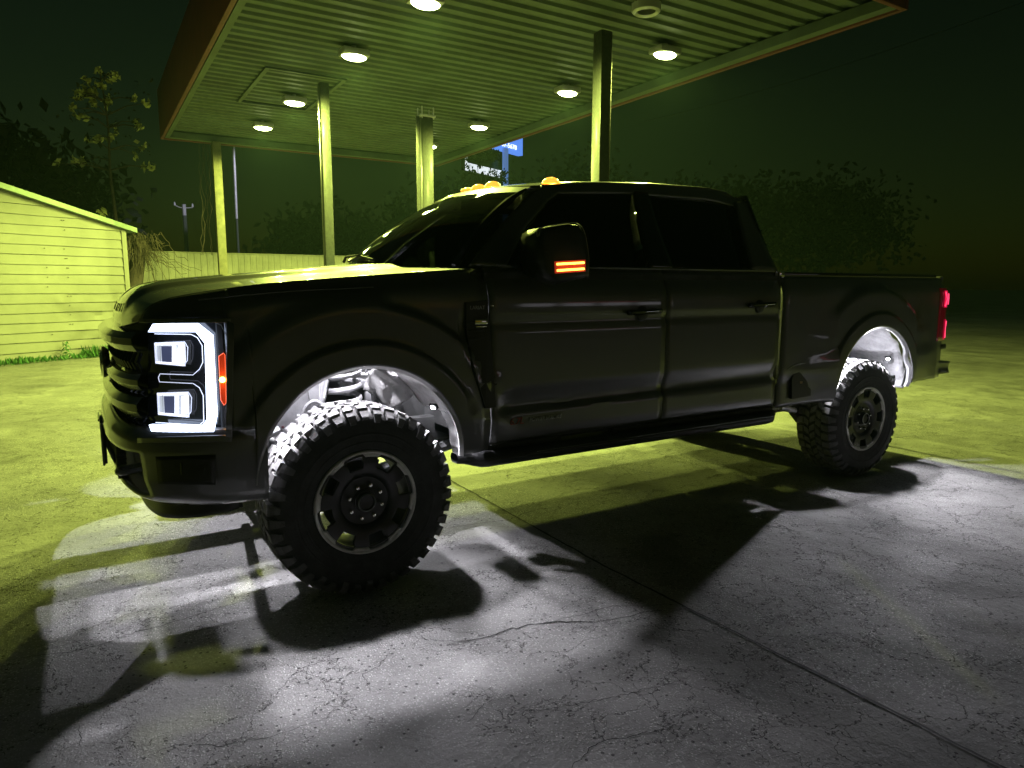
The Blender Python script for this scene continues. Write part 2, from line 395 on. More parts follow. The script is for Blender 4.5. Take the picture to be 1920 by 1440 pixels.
LAMPS = [(2.035, 11.2), (2.084, 9.02), (2.156, 6.215), (2.236, 4.123), (5.532, 8.96), (5.566, 6.141), (5.573, 3.994), (5.50, 11.15)]
LL = ['canopy lamp in the left row, farthest back and nearest the yellow post', 'canopy lamp in the left row, second from the back, beside the access panel', 'canopy lamp in the left row over the steel post, second nearest',
      'canopy lamp at the top edge of the picture, nearest of the left row', 'canopy lamp just above the blue lit sign, farthest of the right row', 'middle canopy lamp of the right row, left of the tall speckled post', 'canopy lamp right of the speckled post, nearest of the right row', 'canopy lamp half hidden behind the wide bolted post']
proto = None
def lamp_light(x, y):
    ld = bpy.data.lights.new('canopy_light', 'SPOT'); ld.energy = P_CANOPY; ld.color = GREEN; ld.shadow_soft_size = .07; ld.spot_size = radians(172); ld.spot_blend = .25
    lo = bpy.data.objects.new('canopy_light', ld); COL.objects.link(lo); return lo
for i, (x, y) in enumerate(LAMPS):
    if proto is None:
        t = thing('canopy_lamp', LL[i], 'ceiling lamp', (x, y, 4.44), 'lamps under the canopy'); proto = t
        h = MB(); h.bbox((x-.18, y-.125, 4.462), (x+.18, y+.125, 4.55), .02); h.build('housing', M['fixture'], t)
        h = MB(); h.tube([(x, y, 4.55), (x, y, 4.60)], .03, 10); h.build('mount', M['fixture'], t)
        h = MB(); h.lathe([(0, 0), (.004, .06), (.016, .12), (.034, .155), (.048, .165)], 28, (0, 0, 0), 'z'); h.v = [Vector((x+v.x, y+v.y*.72, 4.415+v.z)) for v in h.v]; h.build('lens', M['canlamp'], t)
    else:
        t = proto.copy(); COL.objects.link(t); t.location = (x, y, 4.44); t['label'] = LL[i]; ORG[t] = Vector((x, y, 4.44))
        for ch in list(proto.children):
            if ch.type != 'MESH': continue
            c = ch.copy(); COL.objects.link(c); c.parent = t
    lo = lamp_light(x, y); lo.parent = t; lo.location = (0, 0, -.10)
# an unlit round fixture beside the speckled post
c0 = onZ(1212, 22, 4.5)
t = thing('round_fixture', 'unlit round ceiling fixture with bolts above the speckled post', 'ceiling fixture', (c0.x, c0.y, 4.5))
MB().lathe([(.0, .10), (-.02, .13), (.0, .155), (.08, .16), (.08, .0)], 28, (c0.x, c0.y, 4.5), 'z').build('ring', M['fixture'], t)
MB().tube([(c0.x-.15, c0.y+.02, 4.5), (c0.x-.15, c0.y+.02, 4.60)], .008, 6).tube([(c0.x-.12, c0.y+.1, 4.5), (c0.x-.12, c0.y+.1, 4.60)], .008, 6).build('hanger', M['fixture'], t, split=True)

# ------------------------------------------------------------------ posts
def post(name, label, x, y, w_, d_, h, m, plate=False, flange=True, conduit=False):
    t = thing(name, label, 'post', (x, y, 0), 'posts of the canopy')
    b = MB()
    if flange:   # rolled H section
        b.bbox((x-w_/2, y-d_/2, 0), (x+w_/2, y-d_/2+.02, h), .004); b.bbox((x-w_/2, y+d_/2-.02, 0), (x+w_/2, y+d_/2, h), .004); b.box((x-.012, y-d_/2+.018, 0), (x+.012, y+d_/2-.018, h))
        b.bbox((x-w_/2, y-d_/2+.02, 0), (x-w_/2+.015, y+d_/2-.02, h), .003)
    else: b.bbox((x-w_/2, y-d_/2, 0), (x+w_/2, y+d_/2, h), .012)
    b.build('column', m, t)
    MB().bbox((x-w_*.8, y-d_*.8, 0.002), (x+w_*.8, y+d_*.8, .03), .005).build('base_plate', m, t)
    if plate:
        b = MB(); b.bbox((x-w_*.72, y-d_*.72, h), (x+w_*.72, y+d_*.72, h+.03), .004)
        for sx in (-1, 1):
            for sy in (-1, 1): b.tube([(x+sx*w_*.55, y+sy*d_*.55, h-.03), (x+sx*w_*.55, y+sy*d_*.55, h+.16)], .011, 6)
        b.build('top_plate', M['polemetal'], t)
    if conduit:
        MB().bbox((x-w_*.1, y-d_/2-.06, 1.72), (x+w_*.35, y-d_/2-.002, 2.05), .006).build('outlet_box', M['polemetal'], t)
        MB().tube([(x-w_/2-.06, y-.02, 0), (x-w_/2-.06, y-.02, h)], .035, 10).build('conduit', m, t)
    return t
post('canopy_post', 'tall speckled square post rising behind the truck roof', 4.35, 3.75, .165, .165, 4.45, M['post'], flange=False)
post('canopy_post', 'wide post with a bolted top plate and conduit behind the windshield', 4.0, 8.03, .19, .16, 4.27, M['post'], plate=True, conduit=True)
post('canopy_post', 'slim dark steel post standing behind the truck hood', 2.13, 7.55, .14, .14, 4.44, M['post'], flange=False)
post('canopy_post', 'pale yellow post at the left back corner of the canopy', 1.46, 13.05, .17, .17, 4.45, M['woodpost'], flange=False)

# ------------------------------------------------------------------ shed
SP = Vector((-2.56, 12.81, 0)); SD = Vector((.869, .495, 0)); SN = Vector((.495, -.869, 0))   # along, outward (towards camera)
shed = thing('shed', 'cream clapboard shed with a low gable roof at the left edge', 'shed', (-2.56, 13.5, 0))
def sw(s, o, z): return SP+SD*s+SN*o+Vector((0, 0, z))
L1 = 2.62; Ltop = 2.545
b = MB(); nrow = 18; rh = .186
def roofz(s): return 3.235-.2365*(s-.0)*1.0*(.552/.5955) if False else 3.205+(2.64-3.205)*(s-.29)/(2.545-.29)
L0 = -3.4; ns = 150
for r in range(nrow):
    z0 = r*rh; z1 = (r+1)*rh
    def fn(u, v, z0=z0, z1=z1, r=r):
        s = lerp(L0, 2.56, u)
        rz = roofz(s) if s > -1.2 else roofz(-2.4-s)
        z = z0+(z1-z0)*min(v*1.0, 1)
        dent = 0
        if r < 7:
            dent = .055*noise.noise(Vector((s*1.6, z*3, 1)))*sst(.9, 1.3, s)+.035*noise.noise(Vector((s*4, z*6, 4)))*sst(.9, 1.3, s)
        wav = .012*noise.noise(Vector((s*.8, r*.9, 2)))
        o = .030*(1-v)+.0+dent
        return sw(s, o, min(z+wav*(1 if 0 < r else 0), rz))
    b.grid(fn, ns, 2)
    def fn2(u, v, z1=z1, r=r):
        s = lerp(L0, 2.56, u); rz = roofz(s) if s > -1.2 else roofz(-2.4-s)
        wav = .012*noise.noise(Vector((s*.8, (r+1)*.9, 2)))
        dent = (.055*noise.noise(Vector((s*1.6, z1*3, 1)))*sst(.9, 1.3, s)+.035*noise.noise(Vector((s*4, z1*6, 4)))*sst(.9, 1.3, s)) if r < 7 else 0
        return sw(s, dent+(.030)*v, min(z1+wav, rz))
    b.grid(fn2, ns, 1)
b.build('siding', M['siding'], shed, angle=25)
b = MB()
b.prism([sw(2.57, -.02, 0), sw(2.57, -3.0, 0), sw(2.57, -3.0, 2.62), sw(2.57, -.02, 2.62)], SD*.02); b.build('side_wall', M['siding'], shed, smooth=False)
MB().bbox((0, 0, 0), (.001, .001, .001), .0001)
b = MB(); b.prism([sw(2.50, .035, 0), sw(2.60, .035, 0), sw(2.60, .035, 2.62), sw(2.50, .035, 2.62)], SN*.012); b.build('corner_trim', M['siding'], shed, smooth=False)
b = MB()
for s0, s1 in ((-1.2, 2.78), (-1.2, -5.0)):
    def rz(s): return roofz(s) if s >= -1.2 else roofz(-2.4-s)
    b.prism([sw(s0, .16, rz(s0)+.00), sw(s1, .16, rz(s1)+.0), sw(s1, .16, rz(s1)+.10), sw(s0, .16, rz(s0)+.10)], -SN*3.3)
b.build('roof', M['trim'], shed, smooth=False)
b = MB(); random.seed(3)
for zc in [.5+.186*k for k in range(13)]:
    for s in (.95+random.uniform(-.01, .01), 1.32+random.uniform(-.02, .02), 1.35+.05*noise.noise(Vector((zc*3, 0, 0)))):
        if zc < roofz(s)-.1 and random.random() < .6: b.tube([sw(s, .02, zc), sw(s, .038, zc)], .008, 6)
b.build('nail', M['bark'], shed, split=True)

# ------------------------------------------------------------------ fence behind
fe = thing('fence', 'pale corrugated metal fence running behind the posts', 'fence', (4, 19.6, 0))
def ff(x): return 19.7-.06*(x-.7)
b = MB(); vs = []; x = .2; pf = []
while x < 9.2: pf += [(x, 0), (x+.10, 0), (x+.115, -.022), (x+.16, -.022), (x+.175, 0)]; x += .175
top = lambda x: 2.44-.004*(x)+.012*noise.noise(Vector((x*3, 0, 0)))
for x, o in pf: vs += [(x, ff(x)+o, .02), (x, ff(x)+o, top(x))]
b.add(vs, [(2*i, 2*i+2, 2*i+3, 2*i+1) for i in range(len(pf)-1)]); b.build('metal_sheet', M['fence'], fe, smooth=False)
b = MB()
for x in (.3, 2.2, 4.2, 6.2, 8.2): b.bbox((x-.04, ff(x)+.03, 0), (x+.04, ff(x)+.11, 2.35), .005)
b.build('fence_post', M['woodpost'], fe, split=True)
b = MB(); b.tube([(.2, ff(.2)-.03, 2.42), (9.2, ff(9.2)-.03, 2.39)], .018, 6); b.build('top_rail', M['fence'], fe)

# ------------------------------------------------------------------ plants
def leaf_cluster(b, c, r, n, size, m=0, flat=.0):
    for _ in range(n):
        p = Vector(c)+Vector([random.gauss(0, r*.5) for _ in range(3)])
        a = Vector([random.uniform(-1, 1) for _ in range(3)]).normalized(); q = a.cross(Vector([random.uniform(-1, 1) for _ in range(3)])).normalized()
        s = size*random.uniform(.6, 1.3); e = a.cross(q)
        b.add([p-a*s, p-q*s*.55+e*s*.1, p+a*s, p+q*s*.55+e*s*.1], [(0, 1, 2, 3)], m)
random.seed(11)
tr = thing('young_tree', 'sparse young tree with a few leaf bunches coloured bright as if lit left of the canopy', 'tree', (.25, 17.5, 0))
b = MB(); tp = [onY(222, 470, 17.5), onY(216, 400, 17.5), onY(206, 320, 17.5), onY(203, 240, 17.5), onY(190, 150, 17.5)]
tp = [Vector((tp[0].x, tp[0].y, 0))]+tp
b.tube(smooth_path(tp, 4), [.06-.0022*i for i in range(21)], 7)
trunkpts = smooth_path(tp, 4)
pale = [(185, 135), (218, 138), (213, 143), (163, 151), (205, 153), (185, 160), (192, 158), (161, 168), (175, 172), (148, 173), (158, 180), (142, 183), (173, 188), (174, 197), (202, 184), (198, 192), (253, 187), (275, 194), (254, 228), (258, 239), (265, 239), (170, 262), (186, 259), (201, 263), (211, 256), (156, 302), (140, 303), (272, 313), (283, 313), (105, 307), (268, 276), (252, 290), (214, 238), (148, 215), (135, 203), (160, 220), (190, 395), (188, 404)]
lb = MB(); 
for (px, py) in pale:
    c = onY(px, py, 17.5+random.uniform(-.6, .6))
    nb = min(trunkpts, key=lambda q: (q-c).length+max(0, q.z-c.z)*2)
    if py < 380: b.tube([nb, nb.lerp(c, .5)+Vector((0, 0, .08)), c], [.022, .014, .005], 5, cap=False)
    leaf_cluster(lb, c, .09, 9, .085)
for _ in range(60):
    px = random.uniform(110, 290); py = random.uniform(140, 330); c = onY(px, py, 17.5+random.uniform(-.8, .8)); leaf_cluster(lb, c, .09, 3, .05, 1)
b.build('trunk', M['bark'], tr); lb.build('crown', [M['leaf_lit'], M['leaf_dark']], tr, smooth=False)

st = thing('vine_stump', 'bare dead trunk wrapped in dry vines at the shed corner', 'tree', (.0, 14.7, 0))
b = MB(); a0 = onY(252, 560, 14.6); a1 = onY(258, 500, 14.6); a2 = onY(264, 452, 14.6)
b.tube(smooth_path([Vector((a0.x, 14.6, 0)), a0, a1, a2], 6), [.19-.004*i for i in range(19)], 12); b.build('trunk', M['bark'], st)
vb = MB(); random.seed(21)
for _ in range(210):
    px = random.gauss(260, 16); c = onY(px, random.uniform(440, 485), 14.5+random.uniform(-.25, .3)); pts = [c]; dx = (px-262)*.0012+random.uniform(-.02, .02)
    for k in range(random.randint(4, 11)):
        c = c+Vector((dx*(1+.5*k)*.5+random.uniform(-.035, .035), random.uniform(-.03, .03), random.uniform(-.14, .03)+(.09 if k < 1 else 0))); pts.append(c)
    vb.tube(pts, random.uniform(.003, .007), 3, cap=False)
vb.build('vines', M['vine'], st)

sh = thing('vine_on_post', 'thin bare creeper hanging beside the yellow post', 'plant', (1.3, 13.6, 0))
b = MB(); random.seed(5)
for k in range(7):
    c = onY(378+random.uniform(-6, 14), 270, 13.7); pts = [c]
    for q in range(14): c = c+Vector((random.uniform(-.05, .05)+(-.012 if q > 7 else .006), 0, -.17)); pts.append(c)
    b.tube(pts, .005, 3, cap=False)
b.build('stems', M['bark'], sh)

# weeds at the foot of the shed
random.seed(31); wb = MB()
for _ in range(1500):
    s = random.uniform(-1.2, 2.7); dens = .5+.5*noise.noise(Vector((s*1.6, 0, 3)))+(.45 if s > 1.4 else 0)
    if random.random() > dens: continue
    o = random.uniform(.05, .42); base = sw(s, o, 0); h = random.uniform(.03, .13)*(1.5 if s > 1.5 else 1.0)*(.5+dens)
    tip = base+Vector((random.uniform(-.07, .07), random.uniform(-.07, .07), h)); q = Vector((random.uniform(-1, 1), random.uniform(-1, 1), 0)).normalized()*.012
    mid = base.lerp(tip, .55)
    wb.add([base-q*.5, mid-q*1.5, tip, mid+q*1.5], [(0, 1, 2, 3)])
struct(wb.build('weeds', M['grass'], smooth=False), 'stuff', 'low green weeds along the foot of the cream shed')
wt = sw(1.08, .22, 0); wd = thing('weed_plant', 'single taller leafy weed against the cream shed wall', 'plant', tuple(wt))
b = MB(); b.tube([wt, wt+Vector((.01, 0, .18)), wt+Vector((0, 0, .34))], [.006, .005, .003], 5); b.build('stem', M['grass'], wd)
b = MB(); random.seed(8)
for k in range(26):
    z = .05+.3*k/26; an = k*2.4; L_ = .15*(1-.5*k/26); dr = Vector((cos(an), sin(an), 0)); p = wt+Vector((0, 0, z)); sd = Vector((-sin(an), cos(an), 0))*.02
    b.add([p, p+dr*L_*.5+sd+Vector((0, 0, .03)), p+dr*L_-Vector((0, 0, .03)), p+dr*L_*.5-sd+Vector((0, 0, .03))], [(0, 1, 2, 3)])
b.build('leaves', M['grass'], wd, smooth=False)

# dark background trees
def bgtree(x, y, h, r, label, seed, crown0=.3):
    random.seed(seed); t = thing('dark_tree', label, 'tree', (x, y, 0), 'dark trees beyond the lot')
    b = MB(); b.tube([(x, y, 0), (x+.1, y, h*.3), (x-.1, y, h*.7)], [.22, .17, .07], 8)
    for k in range(7):
        an = k*2.4; b.tube([(x, y, h*(.3+.05*k)), (x+cos(an)*r*.6, y+sin(an)*r*.6, h*(.5+.05*k))], [.08, .03], 5)
    b.build('trunk', M['bark'], t)
    b = MB()
    for k in range(70):
        an = random.uniform(0, 6.28); v = random.uniform(-1, 1); rr = random.uniform(.45, 1)
        c = Vector((x+cos(an)*r*rr*sqrt(1-v*v), y+sin(an)*r*rr*sqrt(1-v*v), h*(crown0+(1-crown0)/2)+v*h*(1-crown0)/2*rr))
        leaf_cluster(b, c, r*.30, 60, .21)
    b.build('crown', M['leaf_dark'], t, smooth=False)
for i, (x, y, h, r, lb_) in enumerate([(30, 26, 7.5, 4.2, 'dark tree beyond the truck bed at the right edge'), (24, 31, 8.5, 4.5, 'dark tree right of the bed rail in the far dark'), (17.5, 33, 7, 4, 'dark tree behind the cab roof in the far dark'),
                               (38, 24, 8, 4.5, 'dark tree farthest to the right beyond the lot'), (-3, 27, 6.5, 3.6, 'dark tree rising behind the shed roof'), (9, 31, 5, 3, 'dark tree behind the fence near the slim steel post')]):
    bgtree(x, y, h, r, lb_, 40+i)

# ------------------------------------------------------------------ lit sign beyond the canopy, poles, wire
def signpt(px, py, dep=0):
    n = Vector((-.407, .914, 0)); return onP(px, py, Vector((19.8, 30, 0))+n*dep, n)
SDIR = Vector((.914, .407, 0)); SNB = Vector((-.407, .914, 0))
tr_ = signpt(980, 253); br_ = signpt(980, 292); bl_ = signpt(914, 276)
sg = thing('street_sign', 'blue lit street sign with a white phone number, partly hidden by the canopy', 'sign', (signpt(947, 300).x, signpt(947, 300).y, 0))
wS = (br_-bl_).dot(SDIR); zb = br_.z; A = Vector((br_.x, br_.y, 0)); B_ = A-SDIR*(wS+1.4)
b = MB(); b.prism([Vector((B_.x, B_.y, zb)), Vector((A.x, A.y, zb)), Vector((A.x, A.y, zb+3.0)), Vector((B_.x, B_.y, zb+3.0))], SNB*.3); b.build('sign_face', M['signblue'], sg, smooth=False)
def text_obj(name, s, size, loc, rot, m, parent, ext=.004, shear=0, align='LEFT', font_scale_x=1):
    cu = bpy.data.curves.new(name, 'FONT'); cu.body = s; cu.size = size; cu.extrude = ext; cu.align_x = align; cu.shear = shear; cu.resolution_u = 3
    tmp = bpy.data.objects.new('tmp_text', cu); COL.objects.link(tmp); dg = bpy.context.evaluated_depsgraph_get(); dg.update()
    me = bpy.data.meshes.new_from_object(tmp.evaluated_get(dg)); COL.objects.unlink(tmp); bpy.data.objects.remove(tmp)
    for v in me.vertices: v.co.x *= font_scale_x
    me.materials.clear(); me.materials.append(m)
    o = bpy.data.objects.new(name, me); COL.objects.link(o); o.parent = parent; o.location = Vector(loc)-ORG[parent]; o.rotation_euler = rot; ORG[o] = Vector(loc); return o
ang = atan2(.407, .914)
tl_ = Vector((A.x, A.y, 0))-SDIR*2.02-SNB*.03
text_obj('lettering', '67-5678', .33, (tl_.x, tl_.y, zb+.20), (pi/2, 0, ang), M['texthot'], sg, .01, font_scale_x=1.28)
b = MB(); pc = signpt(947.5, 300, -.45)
b.bbox((pc.x-.13, pc.y-.10, 0), (pc.x+.13, pc.y+.10, zb-.01), .02); b.build('pole', mat('sign_pole_glow', (.25, .4, .75), .5, emis=(.2, .38, 1), estr=.35), sg)  # pole is no lamp; the sign's blue light is put in as emission
sg2 = thing('message_board', 'white edged message board low on the sign pole', 'sign', (pc.x-1.5, pc.y-.8, 0))
p_l = signpt(872, 290, -.15); p_r = signpt(952, 320, -.15); 
zA = signpt(952, 333, -.15).z; zB = signpt(952, 323, -.15).z; zT = p_l.z
A2 = Vector((p_r.x, p_r.y, 0)); B2 = A2-SDIR*((p_r-p_l).dot(SDIR))
b = MB(); b.prism([Vector((B2.x, B2.y, zA-.1)), Vector((A2.x, A2.y, zA-.1)), Vector((A2.x, A2.y, zT+.6)), Vector((B2.x, B2.y, zT+.6))], SNB*.25); b.build('screen', M['signdark'], sg2, smooth=False)
off = -SNB*.03
b = MB(); b.prism([Vector((B2.x, B2.y, zA-.1))+off, Vector((A2.x, A2.y, zA-.1))+off, Vector((A2.x, A2.y, zB))+off, Vector((B2.x, B2.y, zB))+off], SNB*.028)
C2 = B2+SDIR*.14; b.prism([Vector((B2.x, B2.y, zB))+off, Vector((C2.x, C2.y, zB))+off, Vector((C2.x, C2.y, zT+.3))+off, Vector((B2.x, B2.y, zT+.3))+off], SNB*.028)
b.build('lit_frame', M['signwhite'], sg2, smooth=False)
# leaves in front of the signs
lt = thing('dark_tree', 'dark leafy tree whose leaves cut across the lit sign and message board', 'tree', (onY(900, 320, 22).x, 22, 0), 'dark trees beyond the lot')
random.seed(77); b = MB(); tt = onY(905, 330, 22)
b.tube([(tt.x, 22, 0), (tt.x+.1, 22, 2.5), (tt.x-.1, 22, 4.5)], [.12, .09, .05], 7)
lb = MB()
for k in range(150):
    px = random.uniform(866, 962); py = random.uniform(283, 300) if k % 3 else random.uniform(322, 350)
    if px > 935 and py < 318: continue
    c = onY(px, py, 22+random.uniform(-.5, .5)); leaf_cluster(lb, c, .10, 8, .07)
for k in range(46):
    px = random.uniform(866, 960); py = 311+(px-870)*.22+random.uniform(-6, 10); c = onY(px, py, 22+random.uniform(-.3, .3)); leaf_cluster(lb, c, .05, 4, .055)
for k in range(6): b.tube([(tt.x, 22, 3.5), onY(random.uniform(870, 950), random.uniform(290, 330), 22)], [.03, .01], 4)
b.build('trunk', M['bark'], lt); lb.build('crown', M['leaf_dark'], lt, smooth=False)

p0 = onY(437.5, 262, 26); p1 = onY(443.5, 410, 26)
fl = thing('flagpole', 'thin pale pole standing behind the yellow post', 'pole', (p1.x, 26, 0))
MB().tube([(p1.x, 26, p1.z), (p0.x, 26, p0.z+.6)], .055, 10).build('shaft', M['polemetal'], fl)
MB().tube([(p1.x, 26, 0), (p1.x, 26, p1.z+.01)], .05, 8).build('unlit_shaft', M['wire'], fl)  # dark colour on the lower shaft stands for its unlit part
pc_ = onY(345, 388, 34); up = thing('utility_pole', 'far utility pole top with crossarm and two insulators left of the yellow post', 'utility pole', (pc_.x, 34, 0))
MB().tube([(pc_.x, 34, pc_.z-.40), (pc_.x, 34, pc_.z+.12)], .085, 8).build('pole_top', M['polemetal'], up)
MB().tube([(pc_.x, 34, 0), (pc_.x, 34, pc_.z-.40)], .10, 8).build('pole', M['wire'], up)  # lower pole in dark wire colour so that it looks unlit
MB().tube([(pc_.x-.40, 34, pc_.z+.06), (pc_.x-.22, 34, pc_.z-.02), (pc_.x, 34, pc_.z-.05), (pc_.x+.22, 34, pc_.z-.03), (pc_.x+.38, 34, pc_.z+.0)], .022, 6).build('crossarm', M['polemetal'], up)
for dx, dz in ((-.40, .03), (.38, 0)): MB().lathe([(0, .02), (.03, .05), (.1, .045), (.16, .035), (.2, .0)], 10, (pc_.x+dx, 34, pc_.z+dz), 'z').build('insulator', M['polemetal'], up)
wa = onY(1930, 0, 14); wb_ = onY(1200, 230, 40)
b = MB(); pts = []
for k in range(25):
    t = k/24; p = wa.lerp(wb_, t); p.z -= 1.6*t*(1-t); pts.append(p)
b.tube(pts, .013, 5, cap=False); tag(b.build('overhead_wire', M['wire']), 'thin overhead wire crossing the dark sky at upper right', 'wire')
# added lamp, kept out of view, put in to light the far poles
slx = onY(806, 400, 21).x
sl = thing('added_pole_lamp', 'added unseen lamp behind the wide bolted canopy post, lighting the far poles', 'street lamp', (slx, 21, 0))
MB().tube([(slx, 21, 0), (slx, 21, 8.2), (slx-.2, 21, 8.5), (slx-1.1, 21, 8.6)], [.07, .06, .05, .04], 8).build('pole', M['wire'], sl)
MB().bbox((slx-1.5, 20.85, 8.52), (slx-1.05, 21.15, 8.64), .02).build('lamp_head', M['fixture'], sl)
MB().bbox((slx-1.45, 20.9, 8.50), (slx-1.1, 21.1, 8.518), .004).build('lens', M['whitelamp'], sl)
for tgt, en in (((p1.x, 26, 4.6), 2600), ((pc_.x, 34, pc_.z-.1), 4500)):
    src = Vector((slx-1.3, 21, 8.42)); ld = bpy.data.lights.new('added_pole_light', 'SPOT'); ld.energy = en; ld.color = (.85, .82, 1); ld.shadow_soft_size = .1; ld.spot_size = radians(30 if en < 3000 else 9); ld.spot_blend = .6
    lo = bpy.data.objects.new('added_pole_light', ld); COL.objects.link(lo); lo.parent = sl; lo.location = src-ORG[sl]; lo.rotation_mode = 'QUATERNION'; lo.rotation_quaternion = (Vector(tgt)-src).normalized().to_track_quat('-Z', 'Y')

added_shop = thing('added_shop', 'added shopfront behind the camera with glowing panes for reflections on the truck', 'added_shop', (30, -36, 0))  # storefront added out of view to give the door its lit reflection
b = MB(); b.bbox((22, -42, 0), (40, -36, 4.2), .05); b.build('wall', M['siding'], added_shop)
b = MB()
for k in range(4): b.bbox((23.5+3.4*k, -36.0, .7), (26.2+3.4*k, -35.92, 2.6), .02)
b.build('window', mat('added_shop_window', (.6, .6, .6), .3, emis=(.9, .85, .95), estr=1.1), added_shop, split=True)
b = MB(); b.bbox((27.2, -35.98, 2.9), (33.5, -35.85, 3.5), .03); b.build('sign_panel', mat('added_shop_sign_red', (.5, .05, .08), .4, emis=(1, .12, .2), estr=.8), added_shop)

# ------------------------------------------------------------------ haze, added to give the lamps a soft green veil
HZ = 0.00055
hb_ = MB(); hb_.box((-12, -48, -1), (70, 60, 22)); hz = hb_.build('haze', None, smooth=False); hz.data.materials.clear()
hm = bpy.data.materials.new('haze'); hm.use_nodes = True; hnt = hm.node_tree; hnt.nodes.clear()
pv = hnt.nodes.new('ShaderNodeVolumePrincipled'); pv.inputs['Color'].default_value = (.55, .9, .8, 1); pv.inputs['Density'].default_value = HZ
ho = hnt.nodes.new('ShaderNodeOutputMaterial'); hnt.links.new(pv.outputs[0], ho.inputs['Volume']); hz.data.materials.append(hm)
struct(hz, 'stuff', 'thin added haze tinted green for a glow around the canopy lamps')

# ================================================================== PICKUP TRUCK
T = thing('pickup_truck', 'dark grey lifted crew cab pickup truck with white lit headlamps and glowing wheel wells', 'pickup truck', (2.1, 1.015, 0))
TW = 2.03; WB = 4.06; TR = .4615
FC = Vector((0, 0, .62)); RC = Vector((4.08, 0, .68))
PLAN = [(-.45, 0), (-.6, .012), (-.72, .045), (-.80, .09), (-.86, .14), (-.92, .22), (-.955, .32), (-.985, .50), (-1.0, .75), (-1.005, 1.015)]
_pl = smooth_path([(a, b, 0) for a, b in PLAN], 8)
_far = [Vector((p.x, TW-p.y, 0)) for p in _pl[::-1][1:]]
PLANFULL = [(p.x, p.y) for p in _pl]+[(p.x, p.y) for p in _far]
_s = [0]
for a, c in zip(PLANFULL, PLANFULL[1:]): _s.append(_s[-1]+sqrt((a[0]-c[0])**2+(a[1]-c[1])**2))
SMAX = _s[-1]; SC = SMAX/2
def plan(s, off=0):
    # point on the nose outline at arc length s (0 = near side at X=-.45), off = outward
    s = max(0, min(SMAX-1e-6, s))
    import bisect
    i = max(0, min(len(_s)-2, bisect.bisect_right(_s, s)-1)); t = (s-_s[i])/(_s[i+1]-_s[i])
    a = PLANFULL[i]; c = PLANFULL[i+1]; x = a[0]+(c[0]-a[0])*t; y = a[1]+(c[1]-a[1])*t
    j0 = max(0, i-1); j1 = min(len(_s)-1, i+2)
    dx = PLANFULL[j1][0]-PLANFULL[j0][0]; dy = PLANFULL[j1][1]-PLANFULL[j0][1]; L_ = sqrt(dx*dx+dy*dy)
    return Vector((x-dy/L_*off, y+dx/L_*off, 0))
def s_of_x(x):   # near side only
    for i, (p, s) in enumerate(zip(PLANFULL, _s)):
        if p[0] <= x: return s
    return SC
def PX(px, py, off=0.0, ymax=1.0):
    # pixel -> point on the nose surface pushed outward by off (near half)
    d = ray(px, py); best = None; prev = None
    n = 260
    for i in range(n+1):
        s = -0.0+SC*i/n; p = plan(s, off)
        cr = (p.x-CAM.x)*d.y-(p.y-CAM.y)*d.x
        if prev is not None and (cr == 0 or (cr > 0) != (prev[0] > 0)):
            t = prev[0]/(prev[0]-cr); q = prev[1].lerp(p, t); k = (q.y-CAM.y)/d.y
            return CAM+d*k
        prev = (cr, p)
    return onY(px, py, -off)   # beyond the curve: the flat side

ARCH_R = .505
def arch_z(x, c, r=ARCH_R):
    dx = abs(x-c.x)
    return c.z+sqrt(max(0, r*r-dx*dx)) if dx < r else None
def side_y(x, z, crease=True):
    y = 0.0
    for c in (FC, RC):
        r = sqrt((x-c.x)**2+(z-c.z)**2)
        if z > .5:
            y -= .022*sst(.625, .600, r)
            y -= .034*(sst(.86, .76, r) if x < c.x+.12 else sst(.80, .765, r))*sst(.55, .85, z)
    if crease and x > .5:
        wv = sst(.5, .9, x)
        zc = .865+.012*(x-1)
        y += wv*(.030*sst(zc+.10, zc, z)-.022*sst(zc-.02, zc-.05, z)+.03*sst(.72, .60, z))
        y += .012*sst(1.34, 1.30, z)*sst(1.26, 1.30, z)
    y += .055*sst(1.38, 1.60, z)**1.5
    return y

# hood edge path (near): parameter u -> point
HC = smooth_path([(-.965, 1.015, 1.285), (-.958, 1.015, 1.345), (-.905, 1.015, 1.43), (-.78, 1.015, 1.487), (-.43, 1.015, 1.528), (.0, 1.015, 1.567), (.22, 1.015, 1.59), (.30, 1.015, 1.592)], 8)
HE = smooth_path([(-.885, .19, 1.345), (-.870, .175, 1.385), (-.82, .150, 1.42), (-.70, .115, 1.452), (-.40, .075, 1.497), (.05, .066, 1.535), (.42, .068, 1.563), (.60, .075, 1.575)], 8)
def hood_edge_x(x):
    for a, c in zip(HE, HE[1:]):
        if a.x <= x <= c.x: return a.lerp(c, (x-a.x)/(c.x-a.x+1e-9))
    return HE[0] if x < HE[0].x else Vector((x, .075, 1.575))
NH = len(HC)-1
def hood_pt(u, v):
    i = u*NH; k = min(int(i), NH-1); f = i-k; c = HC[k].lerp(HC[k+1], f); e = HE[k].lerp(HE[k+1], f)
    t = abs(2*v-1); bx = t**2.6; y = lerp(1.015, e.y, t)
    z = lerp(c.z, e.z, t**2.2)
    dome = .020*sst(.62, .50, t)*sst(.0, .3, u)-.010*sst(.10, .0, t)*sst(.1, .3, u)
    p = Vector((lerp(c.x, e.x, bx), y, z+dome))
    if v > .5: p.y = TW-p.y
    return p
b = MB(); b.grid(hood_pt, NH, 64); hood = b.build('hood', M['paint'], T, solid=.012, angle=50)
